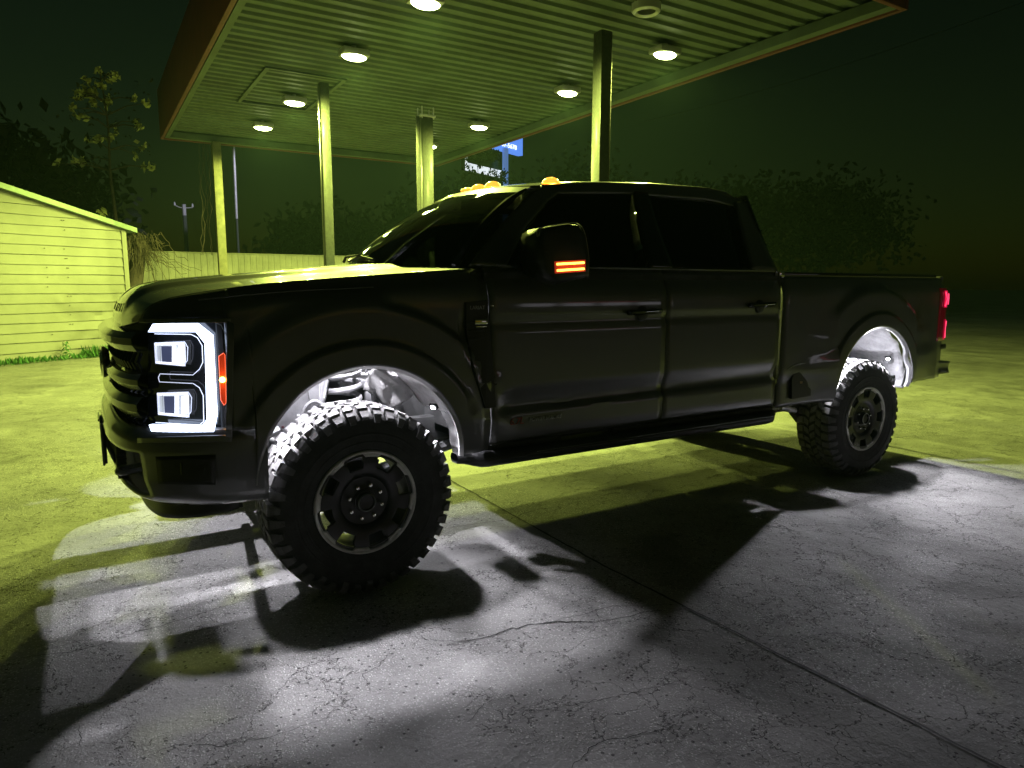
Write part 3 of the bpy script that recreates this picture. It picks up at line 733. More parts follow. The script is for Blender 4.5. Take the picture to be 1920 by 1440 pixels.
# embossed letters on the hood nose
hoodtxt = 'SUPER DUTY'
for i, ch in enumerate(hoodtxt):
    if ch == ' ': continue
    v = .5+(i-4.5)*.052; p = hood_pt(.17, v); q = hood_pt(.175, v+.005); tx = (q-p); ya = atan2(hood_pt(.17, v-.01).x-hood_pt(.17, v+.01).x, (hood_pt(.17, v+.01).y-hood_pt(.17, v-.01).y))
    slope = atan2(hood_pt(.24, v).z-hood_pt(.12, v).z, hood_pt(.24, v).x-hood_pt(.12, v).x)
    text_obj('lettering', ch, .060, p+Vector((-.004, 0, -.01)), (slope, 0, -pi/2-0), M['dark_badge'], hood, .002, font_scale_x=1.0, align='CENTER')

# near fender panel: from behind the headlamp to the door
def panel(xs, zb, zt, yfn, nv=26, edge=None):
    b = MB(); nx = len(xs)-1
    def fn(u, v):
        x = xs[round(u*nx)]; z0 = zb(x); z1 = zt(x); z = lerp(z0, z1, v)
        y = yfn(x, z)
        if edge:
            e = edge(x); k = sst(e.z-.10, e.z, z); y = lerp(y, e.y, k**1.6)
        return Vector((x, y, z))
    b.grid(fn, nx, nv); return b
def cosx(a, c, n): return [lerp(a, c, .5-.5*cos(pi*i/n)) for i in range(n+1)]
axs = cosx(-.505, .505, 48)
# the front outline turns with the plan curve: use arc length
XF1 = .665
def fender_zb(x):
    a = arch_z(x, FC, .505)
    if x < -.50: return .885
    if a is not None and abs(x) < .505: return a
    return .64
fx = [-.592, -.575, -.560, -.54, -.52, -.506]+axs[1:-1]+[.506, .52, .56, .60, XF1]
def plan_y(x):
    if x >= -.45: return 0
    return plan(s_of_x(x)).y
def fend_y(x, z):
    y = side_y(x, z)+plan_y(x)
    return y
b = panel(fx, fender_zb, lambda x: hood_edge_x(x).z, fend_y, 34, hood_edge_x)
# inner lip of the arch
def lip(b, c, a0, a1, r=.505, dy=.035, n=40):
    def fn(u, v):
        a = lerp(a0, a1, u); y0 = side_y(c.x+r*cos(a), c.z+r*sin(a)); q = (0, .5, 1).index(v) if v in (0, .5, 1) else 1
        rr = r-(0, .015, .010)[q]; return Vector((c.x+rr*cos(a), y0+(0, .018, .04)[q], c.z+rr*sin(a)))
    b.grid(fn, n, 2)
fender = b.build('front_fender', M['paint'], T, solid=.010, angle=45)
# part above the headlamp
def eb(s, v):
    pass
b = MB()
xs_ = [lerp(-.885, -.56, i/26) for i in range(27)]
def fn(u, v):
    x = xs_[round(u*26)]; e = hood_edge_x(x); z0 = 1.352; z = lerp(z0, e.z, v)
    y0 = plan_y(x) if x > -.88 else .17
    return Vector((x, lerp(y0, e.y, v**1.6*(1 if e.z-z0 > .01 else 0)), z))
b.grid(fn, 26, 8); b.build('fender_nose', M['paint'], T, solid=.01, angle=50)
b = MB(); lip(b, FC, 0.02, pi-.02-.0); b.build('wheel_arch_lip', M['felt'], T)
# character crease on the fender shoulder
b = MB(); cr_ = [onY(x, y, .012) for x, y in ((372, 562), (470, 552), (560, 545), (640, 541), (700, 538))]
b.tube(smooth_path(cr_, 5), [.0035]*21, 6, cap=False); b.build('shoulder_crease', M['paint'], fender)

# far side: mirrored simple panels
def mirror(b):
    o = MB(); o.v = [Vector((p.x, TW-p.y, p.z)) for p in b.v]; o.f = [tuple(reversed(f)) for f in b.f]; o.mi = list(b.mi); return o
b = panel(fx, fender_zb, lambda x: hood_edge_x(x).z, fend_y, 14, hood_edge_x); mirror(b).build('front_fender', M['paint'], T, solid=.01, angle=45)
# fender vent, dark tall panel
def sidepoly(pts, off, m, name, parent, thick=.008, ny=1):
    b = MB(); P = [Vector((x, side_y(x, z)-off, z)) for x, z in pts]; b.prism(P, (0, thick, 0)); return b.build(name, m, parent, smooth=False, bevel=.002)
V = [onY(x, y) for x, y in ((871, 567), (912, 563), (925, 762), (903, 764), (879, 690), (872, 625))]
vent = sidepoly([(p.x, p.z) for p in V][::-1], .014, M['black'], 'fender_vent', T, .016)
b = MB()
for k in range(9):
    z = lerp(1.30, .98, k/8); x0 = .545+.0*k+(.0 if k < 3 else (k-2)*.012); b.bbox((x0, -.022, z), (x0+.09, -.014, z+.012), .002)
b.build('vent_louvre', M['black'], vent)
pb = onY(892, 601); b = MB(); b.bbox((pb.x-.018, -.026, pb.z-.02), (pb.x+.055, -.018, pb.z+.006), .003); b.bbox((pb.x-.012, -.027, pb.z-.034), (pb.x+.05, -.018, pb.z-.026), .002); b.build('vent_badge', M['chrome'], vent)
pt = onY(877, 580); text_obj('lettering', 'LARIAT', .026, (pt.x, -.0245, pt.z), (pi/2, 0, 0), M['badge_grey'], vent, .001)
b = MB(); 
pk = onY(922, 573); b.bbox((pk.x-.006, -.006, pk.z-.004), (pk.x+.010, .002, pk.z+.004), .002); b.build('cowl_clip', M['chrome'], vent)

# ---- doors
def door(x0, x1, name, n=26):
    xs = [lerp(x0, x1, i/n) for i in range(n+1)]
    def zt(x): return 1.585
    b = panel(xs, lambda x: .660, zt, side_y, 40)
    return b, b.build(name, M['paint'], T, solid=.02, angle=40, bevel=0)
bF, dF = door(.673, 1.898, 'front_door'); bR, dR = door(1.906, 2.950, 'rear_door')
for bb, nm in ((bF, 'front_door'), (bR, 'rear_door')): mirror(bb).build(nm, M['paint'], T, solid=.02, angle=40)
MB().box((.66, .035, .665), (2.955, .06, 1.56)).box((.66, TW-.06, .64), (2.955, TW-.035, 1.56)).build('door_shell', M['under'], T, smooth=False, split=True)
def handle(px, py, par):
    p = onY(px, py); b = MB()
    pts = [Vector((p.x-.115, -.006, p.z-.006)), Vector((p.x-.10, -.040, p.z-.002)), Vector((p.x, -.050, p.z)), Vector((p.x+.10, -.040, p.z+.004)), Vector((p.x+.125, -.006, p.z+.004))]
    b.tube(smooth_path(pts, 5), .015, 8); h = b.build('handle', M['gloss'], par)
    MB().lathe([(-.012, .0), (-.012, .034), (-.008, .042), (.006, .046)], 28, (p.x-.005, side_y(p.x, p.z-.01)-.001, p.z-.012)).build('handle_cup', M['black'], par)
    MB().tube([(p.x-.03, -.066, p.z), (p.x+.075, -.062, p.z+.003)], .0018, 5).build('handle_trim', M['chrome'], h)
handle(1205, 584, dF); handle(1425, 571, dR)
# door badge: 6.7L POWER STROKE
p = onY(955, 795); ty = side_y(p.x, p.z)
tilt = 0.0
text_obj('lettering', '6.7L', .052, (p.x-.0, ty-.007, p.z-.006), (pi/2, 0, 0), M['badge_red'], dF, .003, shear=.25, font_scale_x=1.0)
text_obj('lettering', 'POWER STROKE', .031, (p.x+.125, ty-.007, p.z+.0), (pi/2, 0, 0), M['badge_grey'], dF, .003, shear=.25, font_scale_x=.92)
# belt moulding
b = MB(); b.tube([(.75, .055, 1.592), (1.3, .05, 1.592), (2.93, .05, 1.592)], .010, 6); b.build('belt_moulding', M['gloss'], dF)
# rocker panel and running board
b = MB(); b.bbox((.53, .045, .640), (2.97, .12, .672), .010); b.build('rocker_panel', M['black'], T)
rb_ = MB()
def rbp(u, v):
    x = lerp(.50, 3.0, u); k = sst(0, .06, u)*sst(1, .96, u); a = v*2*pi
    yc, zc = .05+.02*(1-k), .588+.012*(1-k); return Vector((x, yc-.085*cos(a)*(.5+.5*k)*(1 if abs(cos(a)) < .99 else 1), zc-.042*max(-1, min(1, 1.35*sin(a)))*(.6+.4*k)))
rb_.grid(rbp, 60, 20); rb = rb_.build('running_board', M['black'], T, angle=60)
b = MB(); b.bbox((.52, .03, .615), (1.16, .14, .655), .006); b.bbox((1.53, .03, .615), (2.97, .14, .655), .006); b.build('mount', M['under'], rb, split=True)
b = MB(); b.tube([(.95, -.030, .600), (2.9, -.030, .603)], .003, 6); b.build('step_trim', M['badge_grey'], rb)

# ---- cab greenhouse
def roof_edge(x):  # near roof edge as (y, z)
    return Vector((x, interp([(1.22, .34), (1.5, .315), (2.6, .315), (2.93, .36)], x), interp([(1.20, 2.060), (1.35, 2.086), (1.7, 2.118), (2.1, 2.140), (2.6, 2.150), (2.80, 2.140), (2.93, 2.10)], x)))
RXF = 1.20
def roof_pt(u, v):
    t = abs(2*v-1); x0 = lerp(1.03, RXF, t**2.2); x = lerp(x0, 2.93-.02*t, u); xe = lerp(RXF, 2.93, u); e = roof_edge(xe)
    crown = .045*(1-t**2)*(.55+.45*sst(0, .25, u))
    y = lerp(1.015, e.y, t)
    z = e.z+crown-.0*u
    if t > .93: z -= .018*((t-.93)/.07)**2
    if v > .5: y = TW-y
    return Vector((x, y, z))
b = MB(); b.grid(roof_pt, 36, 48); roof = b.build('roof', M['paint'], T, solid=.03, angle=50)
# windshield: base curve to roof front
def wbase(v):
    t = abs(2*v-1); x = lerp(.30, .66, t**2.1); y = lerp(1.015, .20, t); z = lerp(1.597, 1.588, t)
    return Vector((x, y if v <= .5 else TW-y, z))
def wtop(v):
    return roof_pt(0, v)+Vector((-.005, 0, -.006))
def wsurf(u, v, off=0):
    vv = lerp(.035, .965, v); a = wbase(vv); c = wtop(vv); p = a.lerp(c, u); bulge = .045*sin(pi*u); n = Vector((-.62, 0, .78)); return p+n*(bulge+off)
b = MB(); b.grid(lambda u, v: wsurf(u, v), 20, 40); ws = b.build('windshield', M['windshield'], T, angle=80)
b = MB()   # black band at the top of the glass
b.grid(lambda u, v: wsurf(.90+.1*u, v, .002), 3, 40); b.build('sun_band', M['paint'], ws, angle=80)
b = MB()
for k, v in enumerate((.035, .965)):
    pts = []
    for i in range(15):
        u = i/14*.95; a = wbase(v); c = wtop(v); q = a.lerp(c, u)+Vector((-.62, 0, .78))*(.045*sin(pi*u)+.004); pts.append(q)
    b.tube(pts, [.020]*12+[.016, .012, .006], 8)
b.build('a_pillar', M['gloss'], T, split=True)
# A pillar panels down to the fender, side frame
def gl_y(x, z):  # greenhouse side surface
    t = (z-1.59)/(2.11-1.59); e = roof_edge(min(2.93, max(1.22, x))); return lerp(.062, e.y-.004, t)+.012*sin(pi*max(0, min(1, t)))
def gpoly(pts, name, m, parent, off=0, n=6, thick=.012):
    b = MB(); P = [Vector((x, gl_y(x, z)+off, z)) for x, z in pts]; b.prism(P, (0, thick, 0)); return b.build(name, m, parent, smooth=False)
def gstrip(pa, pb, name, m, parent, off=0, n=14, mirror_=True, thick=.02):
    # strip between two polylines in (x,z)
    def fn(u, v):
        def at(P):
            k = u*(len(P)-1); i = min(int(k), len(P)-2); f = k-i; return (lerp(P[i][0], P[i+1][0], f), lerp(P[i][1], P[i+1][1], f))
        a = at(pa); c = at(pb); x = lerp(a[0], c[0], v); z = lerp(a[1], c[1], v); return Vector((x, gl_y(x, z)+off, z))
    b = MB(); b.grid(fn, n*(len(pa)-1), 6); o = b.build(name, m, parent, solid=thick, angle=40)
    if mirror_: mirror(b).build(name, m, parent, solid=thick, angle=40)
    return o
WT = 2.045
def rz(x): return roof_edge(x).z-.005
gstrip([(.58, 1.585), (.86, 1.82), (1.10, 2.00), (1.22, 2.055)], [(.80, 1.585), (1.0, 1.80), (1.20, 1.96), (1.30, 2.02)], 'cab_frame', M['paint'], T)
gstrip([(1.20, 2.015), (1.8, 2.055), (2.5, 2.065), (2.9, 2.03)], [(1.20, 2.065), (1.8, rz(1.8)), (2.5, rz(2.5)), (2.93, rz(2.93))], 'cab_frame', M['paint'], T)
gstrip([(1.80, 1.585), (1.86, 2.06)], [(1.99, 1.585), (1.97, 2.06)], 'cab_frame', M['gloss'], T)
gstrip([(2.70, 1.585), (2.80, 2.06)], [(2.955, 1.585), (2.94, 2.08)], 'cab_frame', M['paint'], T)
gstrip([(.80, 1.59), (1.0, 1.80), (1.20, 1.96), (1.30, 2.02), (1.86, 2.06)], [(1.80, 1.59), (1.81, 1.66), (1.82, 1.75), (1.84, 1.9), (1.86, 2.06)], 'side_window', M['sideglass'], dF, off=.014, thick=.004)
gstrip([(1.985, 1.59), (1.97, 2.06)], [(2.71, 1.59), (2.80, 2.06)], 'side_window', M['sideglass'], dR, off=.014, thick=.004)
b = MB(); b.grid(lambda u, v: Vector((2.93+.03*(1-u), lerp(.07, .33, u)+(TW-2*lerp(.07, .33, u))*v, lerp(1.585, 2.12, u))), 6, 10); b.build('cab_back', M['gloss'], T, solid=.02)
b = MB(); b.box((2.93, .04, .66), (2.955, TW-.04, 1.59)); b.build('cab_back_lower', M['paint'], T, smooth=False)
# interior
b = MB(); b.bbox((.62, .14, 1.30), (1.05, TW-.14, 1.585), .05); b.build('dashboard', M['interior'], T)
for y in (.30, 1.28):
    b = MB(); b.bbox((1.45, y, 1.02), (1.98, y+.5, 1.20), .05); b.bbox((1.86, y+.02, 1.15), (2.02, y+.48, 1.72), .06); b.bbox((1.93, y+.12, 1.75), (2.02, y+.38, 1.92), .04); b.build('seat', M['seat'], T)
b = MB(); b.lathe([(-.0, .175), (.02, .19), (.0, .205), (-.02, .19), (0, .175)], 28, (1.16, .58, 1.52), 'x'); b.build('steering_wheel', M['interior'], T)
b = MB(); b.box((.6, .06, .66), (2.93, TW-.06, .70)); b.box((.60, .06, .66), (.63, TW-.06, 1.56)); b.build('floor_pan', M['under'], T, smooth=False)
b = MB(); b.bbox((.95, .93, 1.96), (1.0, 1.15, 2.03), .012); b.tube([(.98, 1.04, 2.02), (1.05, 1.04, 2.09)], .012, 6); b.build('rear_view_mirror', M['interior'], T)
# cowl and wipers
b = MB(); b.grid(lambda u, v: (lambda q: Vector((lerp(HE[-1].x if abs(2*v-1) > .999 else lerp(HC[-1].x, HE[-1].x, abs(2*v-1)**2.6), q.x, u)-.0, q.y, 1.572-.012*sin(pi*u)+.0*v)))(wbase(v)), 3, 40); b.build('cowl', M['black'], T)
b = MB()
for (v0, v1, vb) in ((.60, .36, .66), (.90, .64, .97)):
    a = wsurf(.03, vb, .03); pts = [a, wsurf(.06, lerp(vb, v0, .5), .045), wsurf(.085, (v0+v1)/2, .030)]
    b.tube(pts, [.010, .008, .006], 6)
    b.tube([wsurf(.05, v0, .014), wsurf(.085, (v0+v1)/2, .020), wsurf(.055, v1, .014)], .007, 6)
b.build('wiper', M['black'], T, split=True)
# clearance lamps
cp = [(.36, 1.21), (.86, 1.0), (1.03, 1.0), (1.20, 1.0), (1.67, 1.21)]
def rooftop(y, dx):
    v = None; best = 9
    for i in range(201):
        q = roof_pt(dx, i/200)
        if abs(q.y-y) < best: best = abs(q.y-y); v = q
    return v
cl0 = None
for i, y in enumerate((.375, .845, 1.015, 1.185, 1.655)):
    c = rooftop(y, .075)
    if cl0 is None:
        b = MB()
        def fn(u, v):
            a = u*pi; r = v*pi
            return Vector((c.x+.055*cos(a)*1.0, c.y+.05*sin(a)*cos(r), c.z-.004+.040*sin(a)*sin(r)))
        b.grid(fn, 12, 12); cl0 = b.build('clearance_lamp', M['cab_amber'], T, org=c)
        b = MB(); b.tube([(c.x-.008, c.y, c.z+.012), (c.x+.03, c.y, c.z+.014)], .009, 8); hb = b.build('bulb', M['amberhot'], cl0)
    else:
        o = cl0.copy(); COL.objects.link(o); o.parent = T; ORG[o] = c; o.location = c-ORG[T]
        o2 = hb.copy(); COL.objects.link(o2); o2.parent = o
# door mirror
mz0, mz1 = 1.50, 1.80
mp = [onY(x, y, -.20) for x, y in ((1003, 445), (1008, 428), (1060, 419), (1080, 422), (1092, 440), (1100, 490), (1099, 520), (1040, 535), (1012, 520), (1003, 490))]
b = MB(); n_ = len(mp); cx = sum((p.x for p in mp))/n_; cz = sum((p.z for p in mp))/n_
def mring(s, y): return [Vector((cx+(p.x-cx)*s, y, cz+(p.z-cz)*s)) for p in mp]
rings = [mring(.80, -.245), mring(.95, -.235), mring(1.0, -.20), mring(.98, -.12), mring(.86, -.03), mring(.5, .0)]
vs = [p for r in rings for p in r]; fs = []
for k in range(len(rings)-1):
    for i in range(n_): fs.append((k*n_+i, k*n_+(i+1) % n_, (k+1)*n_+(i+1) % n_, (k+1)*n_+i))
fs.append(tuple(range(n_))[::-1]); b.add(vs, fs); mir = b.build('door_mirror', M['black'], T, angle=60)
b = MB(); b.tube([(cx+.02, -.04, cz-.06), (cx-.03, .05, cz-.09)], .035, 8); b.tube([(cx+.02, -.04, cz+.02), (cx-.03, .07, cz+.02)], .025, 8); b.build('mirror_arm', M['black'], mir)
b = MB(); edge = [mring(1.004, -.222)[i] for i in (0, 1, 2, 3, 4, 5)]; b.tube(smooth_path(edge, 5), .0028, 6); b.build('mirror_trim', M['badge_grey'], mir)
a0 = onY(1040, 490, -.25); a1 = onY(1098, 487, -.25); a2 = onY(1098, 509, -.25); a3 = onY(1041, 513, -.25)
b = MB(); b.prism([a0, a3, a2, a1], (0, .012, 0)); aml = b.build('mirror_lamp', M['amberlens'], mir, smooth=False)
b = MB()
def bil(u, v, o=0): return a0.lerp(a1, u).lerp(a3.lerp(a2, u), v)+Vector((0, -o, 0))
for v in (.24, .76): b.tube([bil(.06, v, .002), bil(.94, v, .002)], .0055, 6)
b.build('light_bar', mat('amber_bar', (.8, .4, .1), .3, emis=(1, .42, .05), estr=7), aml)

# ---- bed
bx = [2.985, 3.05, 3.15, 3.3, 3.45, 3.55]+[RC.x+v for v in cosx(-.505, .505, 44)]+[4.62, 4.7, 4.8, 4.9, 5.0, 5.05, 5.10, 5.14]
def bed_zb(x):
    a = arch_z(x, RC, .505)
    if a is not None and abs(x-RC.x) < .5049: return a
    if x < RC.x: return .645
    return .72
def bed_zt(x): return 1.560
def bed_y(x, z):
    y = side_y(x, z, False)
    if x < 3.6: y += .02*sst(.90, .80, z)*sst(3.6, 3.4, x)
    y += .035*sst(5.0, 5.14, x)
    return y
b = panel(bx, bed_zb, bed_zt, bed_y, 34); bed = b.build('bed_side', M['paint'], T, solid=.012, angle=42); mirror(b).build('bed_side', M['paint'], T, solid=.012, angle=42)
b = MB(); lip(b, RC, .0, pi); b.build('wheel_arch_lip', M['steel'], bed)
b = MB(); b.bbox((2.985, .045, 1.555), (4.99, .12, 1.588), .010); b.bbox((2.985, TW-.12, 1.555), (4.99, TW-.045, 1.588), .010); b.build('bed_rail', M['gloss'], T, split=True)
b = MB(); b.bbox((2.975, .04, 1.555), (3.03, .11, 1.592), .004); b.build('rail_cap', M['chrome'], T)
b = MB(); b.box((2.99, .10, .74), (5.1, TW-.10, .76)); b.box((2.985, .06, .70), (3.0, TW-.06, 1.56)); b.build('bed_floor', M['under'], T, smooth=False)
b = MB(); b.box((2.957, .05, .66), (2.983, TW-.05, 1.55)); b.build('gap_light_block', M['under'], T, smooth=False)  # added panel that stops lamp light leaking between cab and bed
b = MB(); b.bbox((5.10, .07, .86), (5.16, TW-.07, 1.575), .015); b.build('tailgate', M['paint'], T)
# filler recess panel on the bed front
FP = [onY(x, y, .0) for x, y in ((1487, 704), (1500, 696), (1516, 694), (1520, 700), (1519, 742), (1484, 748), (1484, 712))]
MB().prism([Vector((p.x, -.004, p.z)) for p in FP][::-1], (0, .02, 0)).build('bed_step_recess', M['black'], bed, smooth=False)
b = MB(); b.tube(smooth_path([onY(x, y, -.004) for x, y in ((1478, 692), (1492, 684), (1510, 681), (1534, 678))], 4), .003, 5); b.build('recess_edge', M['badge_grey'], bed)
b = MB(); p = onY(1502, 717, -.006); b.bbox((p.x-.012, -.01, p.z-.008), (p.x+.012, -.004, p.z+.008), .002); b.build('recess_clip', mat('tan_clip', (.5, .33, .2), .5), bed)
# rear lower valance (behind rear wheel) and bumper
def rv(u, v):
    x = lerp(4.585, 5.12, u); zb_ = lerp(.68, .745, u**.8); zt_ = .90; z = lerp(zb_, zt_, v); return Vector((x, .004+.05*u*u+.03*(1-v), z))
b = MB(); b.grid(rv, 12, 8); b.build('rear_valance', M['paint'], bed, solid=.01)
b = MB(); b.grid(lambda u, v: Vector((lerp(5.04, 5.30, min(1, v*1.6)) if v < .62 else 5.30, .045+.015*sin(pi*u)+(0 if v < .62 else (v-.62)/.38*1.94), lerp(.735, .865-.03*v, u))), 6, 18); b.build('rear_bumper', M['chrome' if False else 'paint'], T, solid=.02)
b = MB(); b.bbox((5.05, .03, .955), (5.22, .16, 1.00), .012); b.build('bumper_pad', M['black'], T)
# tail lamp
tlp = [onY(x, y, -.004) for x, y in ((1760, 541), (1779, 541), (1783, 552), (1783, 640), (1760, 642), (1757, 590))]
def ring2(pts, off): return pts
b = MB()
zt0 = 1.475; zb0 = 1.035
def tl(u, v):
    x = lerp(4.985, 5.155, u); z = lerp(zb0, zt0, v); return Vector((x, -.006+.045*sst(.55, 1, u)+side_y(5.0, z, False), z))
b.grid(tl, 10, 12); tlo = b.build('tail_lamp', M['reddark'], T, solid=.02)
def tlbar(z0, z1, u0, u1): 
    b = MB(); b.grid(lambda u, v: tl(lerp(u0, u1, u), (lerp(z0, z1, v)-zb0)/(zt0-zb0))+Vector((0, -.006, 0)), 5, 8); return b
b = MB()
for q in (tlbar(1.315, 1.455, .30, .99), tlbar(1.045, 1.215, .50, .98)): b.add(q.v, q.f)
b.build('lit_lens', M['red'], tlo)
b = MB()
for z0, z1, u in ((1.325, 1.445, .34), (1.34, 1.43, .60), (1.06, 1.20, .70)): 
    b.tube([tl(u, (z0-zb0)/(zt0-zb0))+Vector((0, -.012, 0)), tl(min(1, u+.1), ((z0+z1)/2-zb0)/(zt0-zb0))+Vector((0, -.014, 0)), tl(u, (z1-zb0)/(zt0-zb0))+Vector((0, -.012, 0))], .004, 5)
b.build('light_line', mat('red_line', (.9, .1, .2), .3, emis=(1, .06, .16), estr=1.6), tlo)
MB().add([Vector((p.x, TW-p.y, p.z)) for p in [tl(i/10, j/12) for j in range(13) for i in range(11)]], [(j*11+i, j*11+i+1, j*11+i+12, j*11+i+11) for j in range(12) for i in range(10)]).build('tail_lamp', M['red'], T, solid=.02)

# ---- nose: headlamp
def qgrid(c, nu, nv, off, b=None, sag=0):
    b = b or MB(); TL, TR_, BR, BL = c
    def fn(u, v):
        x = lerp(lerp(TL[0], TR_[0], u), lerp(BL[0], BR[0], u), v); y = lerp(lerp(TL[1], TR_[1], u), lerp(BL[1], BR[1], u), v); return PX(x, y, off)
    b.grid(fn, nu, nv); return b
b = qgrid(((278, 598), (430, 598), (431, 800), (278, 822)), 22, 22, -.045); hl = b.build('headlamp', M['gloss'], T)
# lens frame / body around the lamp
b = MB()
for c in (((278, 596), (432, 596), (432, 604), (278, 604)), ((425, 600), (437, 606), (434, 815), (424, 815)), ((276, 816), (434, 812), (434, 824), (276, 826))): qgrid(c, 14, 6, .0, b)
b.build('lamp_surround', M['paint'], hl, solid=.05)
b = MB()
Q = [((284, 622), (292, 607), (372, 606), (377, 622)), ((372, 606), (400, 628), (384, 645), (377, 622)), ((383, 640), (400, 628), (408, 775), (389, 792)), ((389, 792), (408, 775), (400, 814), (379, 797)), ((379, 797), (400, 814), (291, 809), (285, 795))]
qgrid(((292, 607), (372, 606), (369, 622), (284, 622)), 10, 3, .004, b)
qgrid(((372, 606), (400, 628), (385, 643), (369, 622)), 4, 3, .004, b)
qgrid(((385, 643), (400, 628), (408, 776), (389, 785)), 3, 10, .004, b)
qgrid(((389, 785), (408, 776), (401, 814), (380, 797)), 3, 3, .004, b)
qgrid(((286, 795), (380, 797), (401, 814), (291, 809)), 10, 3, .004, b)
b.build('light_tube', M['drl'], hl, solid=.02)
def pline(pts, r, off, name, m, par, sub=3):
    P = []
    for a, c in zip(pts, pts[1:]):
        for k in range(sub): P.append(PX(lerp(a[0], c[0], k/sub), lerp(a[1], c[1], k/sub), off))
    P.append(PX(*pts[-1], off)); b = MB(); b.tube(P, r, 6); return b.build(name, m, par)
pline([(290, 626), (358, 627), (370, 633), (379, 648), (380, 680), (374, 692), (362, 703), (300, 701), (297, 708), (299, 716), (362, 719), (374, 727), (381, 742), (382, 790), (374, 797), (292, 792)], .0018, -.006, 'light_line', M['drlthin'], hl)
pline([(288, 600), (360, 598), (395, 600), (415, 610), (425, 630), (428, 700), (428, 780), (420, 818)], .0022, .004, 'lens_rim', M['badge_grey'], hl)
def projector(x0, x1, y0, y1, hot):
    b = MB(); qgrid(((x0, y0), (x1-5, y0-2), (x1-4, y1+3), (x0+3, y1-3)), 6, 6, -.012, b); b.grid
    o = b.build('projector_lens', M['proj'], hl)
    b = qgrid(((x0+12, y0+6), (x0+32, y0+6), (x0+32, y1-5), (x0+14, y1-6)), 3, 3, -.0100); b.build('dark_lens', M['projdark'], o)
    b = MB(); qgrid(((x0+33, y0+5), (x0+39, y0+5), (x0+39, y1-3), (x0+33, y1-4)), 2, 3, -.0095, b); b.build('light_bar', M['projhot'], o)
    b = MB(); qgrid(((x0+45, y0+4+hot), (x1-5, y0+4), (x1-5, y1-5), (x0+(45 if hot else 38), y1-4)), 3, 3, -.0095, b); b.build('bright_lens', M['projhot'], o)
    b = MB(); qgrid(((x0+1, y0+1), (x1-8, y0), (x1-8, y0+3), (x0+1, y0+4)), 4, 2, -.0095, b); qgrid(((x0+3, y1-6), (x1-6, y1-1), (x1-6, y1+1), (x0+3, y1-4)), 4, 2, -.0095, b); b.build('lens_edge', M['projhot'], o, split=True)
    pline([(x0, y0), (x1-6, y0-2), (x1, y0+8), (x1-1, y1-8), (x1-8, y1+2), (x0+2, y1-3), (x0, y0)], .002, -.008, 'projector_frame', M['drlthin'], o)
    pline([(x0+10, y0+2), (x0+11, y1-3)], .0012, -.0085, 'projector_rib', M['chrome'], o)
projector(290, 352, 643, 684, 0); projector(295, 359, 737, 780, 3)
# amber side marker
b = MB(); P = [PX(x, y, .004) for x, y in ((410, 668), (419, 662), (422, 666), (424, 755), (420, 760), (414, 750))]
mk = MB().prism(P[::-1], (0, .01, 0)).build('side_marker', M['amberlens'], hl, smooth=False)
pline([(410, 668), (419, 662), (422, 666), (424, 755), (420, 760), (414, 750), (410, 668)], .0014, .006, 'marker_line', mat('marker_line', (.8, .2, .1), .3, emis=(1, .12, .03), estr=1.3), mk, 2)
p = PX(417, 712, .008); b = MB(); b.lathe([(.012, .001), (.0, .012), (-.006, .008), (-.008, .0005)], 12, p); b.build('bulb', M['amberhot'], mk)
ld = bpy.data.lights.new('marker_light', 'POINT'); ld.energy = .10; ld.color = (1, .33, .04); ld.shadow_soft_size = .01
lo = bpy.data.objects.new('marker_light', ld); COL.objects.link(lo); lo.parent = mk; lo.location = p+Vector((-.0, -.03, 0))-ORG[mk]
# mirrored far headlamp (simple lit tube)
b = MB(); b.grid(lambda u, v: plan(lerp(SMAX-.05, SMAX-.52, u), -.03)+Vector((0, 0, lerp(.90, 1.34, v))), 10, 6); fh = b.build('headlamp', M['gloss'], T)
b = MB(); b.grid(lambda u, v: plan(lerp(SMAX-.15, SMAX-.5, u), .003)+Vector((0, 0, lerp(.905, .95, v))), 8, 2); b.grid(lambda u, v: plan(lerp(SMAX-.15, SMAX-.5, u), .003)+Vector((0, 0, lerp(1.30, 1.34, v))), 8, 2); b.grid(lambda u, v: plan(lerp(SMAX-.13, SMAX-.18, u), .003)+Vector((0, 0, lerp(.905, 1.34, v))), 3, 8); b.build('light_tube', M['drl'], fh)
# grille
S0 = s_of_x(-.885)
b = MB(); b.grid(lambda u, v: plan(lerp(S0, SMAX-S0, u), -.075)+Vector((0, 0, lerp(.84, 1.345, v))), 40, 8); gr = b.build('grille', M['black'], T)
def gbar(z0, z1, o0, o1, s0, s1, m=M['gloss'], name='grille_bar', ends=.05):
    b = MB()
    prof = [(-.06, z0), (o0, z0), (o1, z0+.35*(z1-z0)), (o1, z0+.7*(z1-z0)), (o0*.6, z1), (-.06, z1)]
    def fn(u, v):
        k = v*(len(prof)-1); i = min(int(k), len(prof)-2); f = k-i; o = lerp(prof[i][0], prof[i+1][0], f); z = lerp(prof[i][1], prof[i+1][1], f); return plan(lerp(s0, s1, u), o)+Vector((0, 0, z))
    b.grid(fn, 44, 10); return b.build(name, m, gr, angle=30)
gbar(1.215, 1.295, .010, .032, S0+.02, SMAX-S0-.02, M['paint']); gbar(1.05, 1.115, .0, .018, S0+.02, SMAX-S0-.02, M['paint']); gbar(.93, 1.02, .004, .030, S0+.02, SMAX-S0-.02, M['paint']); gbar(.845, .88, -.01, .006, S0, SMAX-S0, M['black'])
b = MB()
